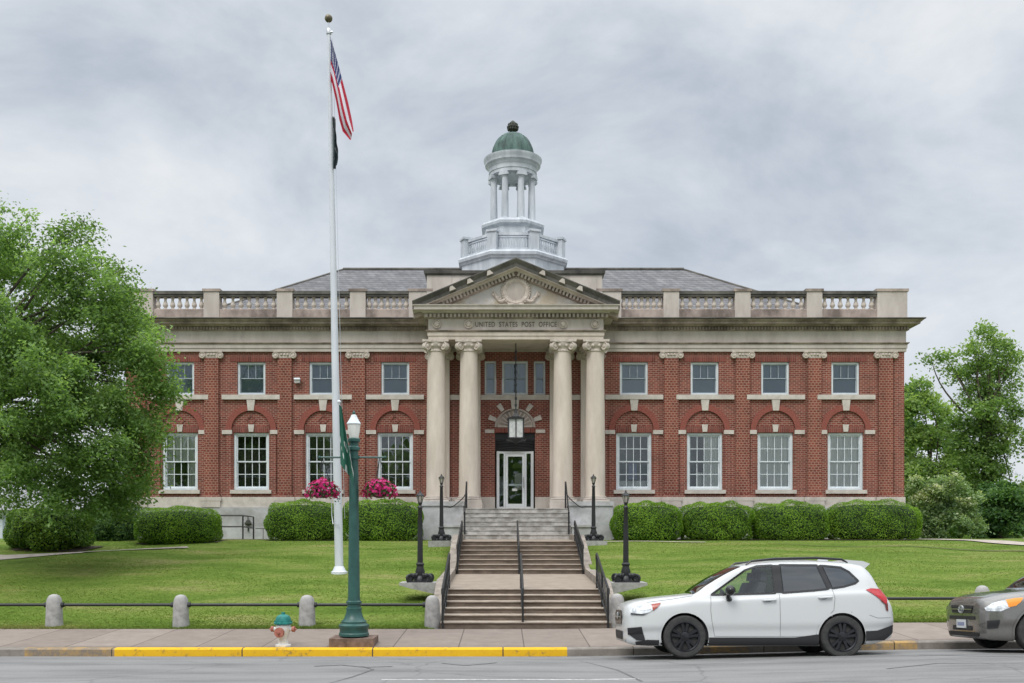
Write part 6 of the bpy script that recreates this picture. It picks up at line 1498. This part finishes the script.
# roof rails, spoiler, antenna
for sd in (1, -1):
    q = MB(); q.tube([(1.10, -sd * .60, 1.57), (1.20, -sd * .60, 1.635), (1.6, -sd * .595, 1.675), (2.3, -sd * .59, 1.69), (2.75, -sd * .585, 1.665), (2.85, -sd * .58, 1.61)], [.012, .02, .022, .022, .02, .012], 8); q.build('roof_rail', 'gloss_black', wc_)
q = MB(); q.prism([(2.72, 1.60), (2.82, 1.66), (3.12, 1.635), (3.235, 1.59), (3.12, 1.49), (2.95, 1.47)], 'y', -.585, .585); q.build('spoiler', 'car_white', wc_)
q = MB(); q.prism([(2.52, 1.665), (2.56, 1.73), (2.66, 1.715), (2.70, 1.66)], 'y', -.03, .03); q.build('antenna_fin', 'car_white', wc_)
q = MB(); q.box(-.985, -.955, -.26, .26, .46, .58); q.build('number_plate', 'plate', wc_)

# the grey car cut by the right edge
SG = []
for r_ in ST:
    r_ = list(r_); x = r_[0]; r_[0] = x * .93 if x < 0 else x
    if x < 0.1:
        f = 1.0
        for i in (8, 10, 12, 13): r_[i] += .0
    SG.append(tuple(r_))
SG[0] = (-.875, .36, .50, .40, .58, .50, .58, .63, .54, .69, .48, .735, .38, .765, .78)
SG[1] = (-.85, .28, .64, .35, .69, .51, .68, .67, .64, .75, .56, .81, .44, .845, .86)
SG[2] = (-.79, .23, .75, .32, .785, .53, .77, .72, .72, .80, .64, .865, .51, .905, .92)
SG[3] = (-.66, .21, .81, .30, .85, .55, .835, .76, .79, .845, .70, .91, .56, .95, .965)
PG = dict(PW); PG.update(paint='car_grey', mirrormat='car_grey', rim='rim_silver', spokes=5, R=.35, arch=.415,
    lamp=[('headlight', [(-.81, .70), (-.82, .75), (-.72, .83), (-.50, .89), (-.48, .76), (-.62, .70)], .012, 'head_lens'),
          ('turn_signal', [(-.50, .765), (-.52, .885), (-.36, .915), (-.24, .92), (-.30, .85), (-.38, .79)], .014, 'amber'),
          ('fog_light', [(-.80, .40), (-.81, .54), (-.64, .56), (-.66, .42)], .013, 'plastic')],
    front=[('grille', [(-.36, .66), (-.42, .79), (.42, .79), (.36, .66)], .014, 'plastic'), ('bumper_lip', [(-.55, .27), (-.58, .33), (.58, .33), (.55, .27)], .014, 'plastic'), ('lower_grille', [(-.48, .55), (-.48, .61), (.48, .61), (.48, .55)], .014, 'plastic'),
           ('grille_bar', [(-.39, .715), (-.39, .735), (.39, .735), (.39, .715)], .024, 'car_grey'), ('lower_intake', [(-.36, .36), (-.36, .44), (.36, .44), (.36, .36)], .012, 'plastic')],
    panels=[PW['panels'][0], PW['panels'][1], ('tail_light', [(3.05, 1.12), (3.28, 1.12), (3.30, .80), (3.22, .80)], .014, 'red_lens')],
    seams=PW['seams'][:4])
gx_ = 8.95
zn, zf = float(zroad(gx_, 16.75)), float(zroad(gx_, 18.3))
gc_, BG = car('grey_suv', 'brownish grey suv with white number plate cut off by the right edge', (gx_, 16.65 + .89, (zn + zf) / 2 + .012), math.atan2(zf - zn, 1.56) * .8, SG, PG)
h, _ = BG.rayf(0, .725); q = MB(); nn = 20
q.tube([(h.x - .022, .095 * math.cos(2 * PI * i / nn), .725 + .062 * math.sin(2 * PI * i / nn)) for i in range(nn + 1)], .011, 6, cap=False); q.tube([(h.x - .022, .036 * math.cos(2 * PI * i / nn), .727 + .058 * math.sin(2 * PI * i / nn)) for i in range(nn + 1)], .010, 6, cap=False); q.tube([(h.x - .022, .07 * math.cos(2 * PI * i / nn), .755 + .022 * math.sin(2 * PI * i / nn)) for i in range(nn + 1)], .010, 6, cap=False)
q.build('emblem', 'silver', gc_)
h, _ = BG.rayf(0.0, .50); q = MB(); q.box(h.x - .035, h.x - .012, -.16, .16, .40, .545); pt = q.build('number_plate', 'plate', gc_)
q = MB()
for k in range(6): q.box(h.x - .0375, h.x - .0355, -.125 + k * .043, -.10 + k * .043, .44, .50)
q.build('plate_digit', 'plate_ink', pt)
h, _ = BW.rayf(0.0, .68); q = MB(); q.x = Matrix.Translation((h.x - .025, 0, .70)) @ Matrix.Diagonal((.02, .11, .06, 1)); q.sphere((0, 0, 0), 1, 16, 10); q.x = None; q.build('emblem', 'silver', wc_)

# ------------------------------------------------------------------ SKY, SUN, CAMERA
w = bpy.data.worlds.new('World'); sc.world = w; w.use_nodes = True; nt = w.node_tree
bg = nt.nodes['Background']; bg.inputs['Strength'].default_value = 0.12
SUN_EL, SUN_AZ = math.radians(52), math.radians(205)   # azimuth: where the sun stands, clockwise from +y
sky = nt.nodes.new('ShaderNodeTexSky'); sky.sky_type = 'NISHITA'; sky.sun_disc = False; sky.sun_elevation = SUN_EL; sky.sun_rotation = SUN_AZ
tc = nt.nodes.new('ShaderNodeTexCoord'); sp = nt.nodes.new('ShaderNodeSeparateXYZ'); L(nt, tc, 'Generated', sp, 'Vector')
mz = node(nt, 'ShaderNodeMath', operation='MAXIMUM'); mz.inputs[1].default_value = 0; L(nt, sp, 'Z', mz, 0)
az = node(nt, 'ShaderNodeMath', operation='ADD'); az.inputs[1].default_value = .42; L(nt, mz, 'Value', az, 0)
dx = node(nt, 'ShaderNodeMath', operation='DIVIDE'); L(nt, sp, 'X', dx, 0); L(nt, az, 'Value', dx, 1)
dy = node(nt, 'ShaderNodeMath', operation='DIVIDE'); L(nt, sp, 'Y', dy, 0); L(nt, az, 'Value', dy, 1)
cbn = nt.nodes.new('ShaderNodeCombineXYZ'); L(nt, dx, 'Value', cbn, 'X'); L(nt, dy, 'Value', cbn, 'Y')
mpw = nt.nodes.new('ShaderNodeMapping'); mpw.inputs['Rotation'].default_value = (0, math.radians(-22), 0); mpw.inputs['Scale'].default_value = (1.0, 1.0, 1.9); mpw.inputs['Location'].default_value = (.95, .2, .3); L(nt, tc, 'Generated', mpw, 'Vector')
n1 = node(nt, 'ShaderNodeTexNoise', Scale=3.1, Detail=9, Roughness=.58, Distortion=.25); L(nt, mpw, 'Vector', n1, 'Vector')
cr = ramp(nt, [(.20, (.36, .42, .50)), (.37, (.545, .60, .675)), (.48, (.68, .725, .785)), (.64, (.86, .885, .91))]); L(nt, n1, 'Fac', cr, 'Fac')
# an overcast sky is brightest overhead
zr = ramp(nt, [(.47, (1, 1, 1)), (.92, (3.7, 3.62, 3.5))]); L(nt, mz, 'Value', zr, 'Fac')
mu = nt.nodes.new('ShaderNodeMixRGB'); mu.blend_type = 'MULTIPLY'; mu.inputs['Fac'].default_value = 1; L(nt, cr, 'Color', mu, 'Color1'); L(nt, zr, 'Color', mu, 'Color2')
sc_ = nt.nodes.new('ShaderNodeMixRGB'); sc_.blend_type = 'MULTIPLY'; sc_.inputs['Fac'].default_value = 1; L(nt, mu, 'Color', sc_, 'Color1'); sc_.inputs['Color2'].default_value = (1 / .12,) * 3 + (1,)
mx = nt.nodes.new('ShaderNodeMixRGB'); mx.inputs['Fac'].default_value = .94; L(nt, sky, 'Color', mx, 'Color1'); L(nt, sc_, 'Color', mx, 'Color2'); L(nt, mx, 'Color', bg, 'Color')
sd = bpy.data.lights.new('Sun', 'SUN'); sd.energy = 1.5; sd.angle = math.radians(24); sd.color = (1, .965, .91)
so = bpy.data.objects.new('Sun', sd); COL.objects.link(so)
sv = Vector((math.sin(SUN_AZ) * math.cos(SUN_EL), math.cos(SUN_AZ) * math.cos(SUN_EL), math.sin(SUN_EL))); so.rotation_euler = sv.to_track_quat('Z', 'Y').to_euler(); so.location = (0, -20, 40)
cam = bpy.data.cameras.new('Camera'); co = bpy.data.objects.new('Camera', cam); COL.objects.link(co); sc.camera = co
co.location = (0, 0, EYE); co.rotation_euler = (PI / 2, 0, 0); cam.sensor_width = 36; cam.lens = 1000 / 1024 * 36
cam.shift_x = 9 / 1024; cam.shift_y = 196.5 / 1024; cam.clip_start = .1; cam.clip_end = 2000
vs_ = sc.view_settings; vs_.view_transform = 'Standard'; vs_.look = 'None'; vs_.exposure = 0; vs_.gamma = 1; vs_.use_curve_mapping = False
sc.render.engine = 'CYCLES'; sc.cycles.use_denoising = True; sc.cycles.max_bounces = 8; sc.cycles.transparent_max_bounces = 12; sc.cycles.caustics_reflective = False; sc.cycles.caustics_refractive = False
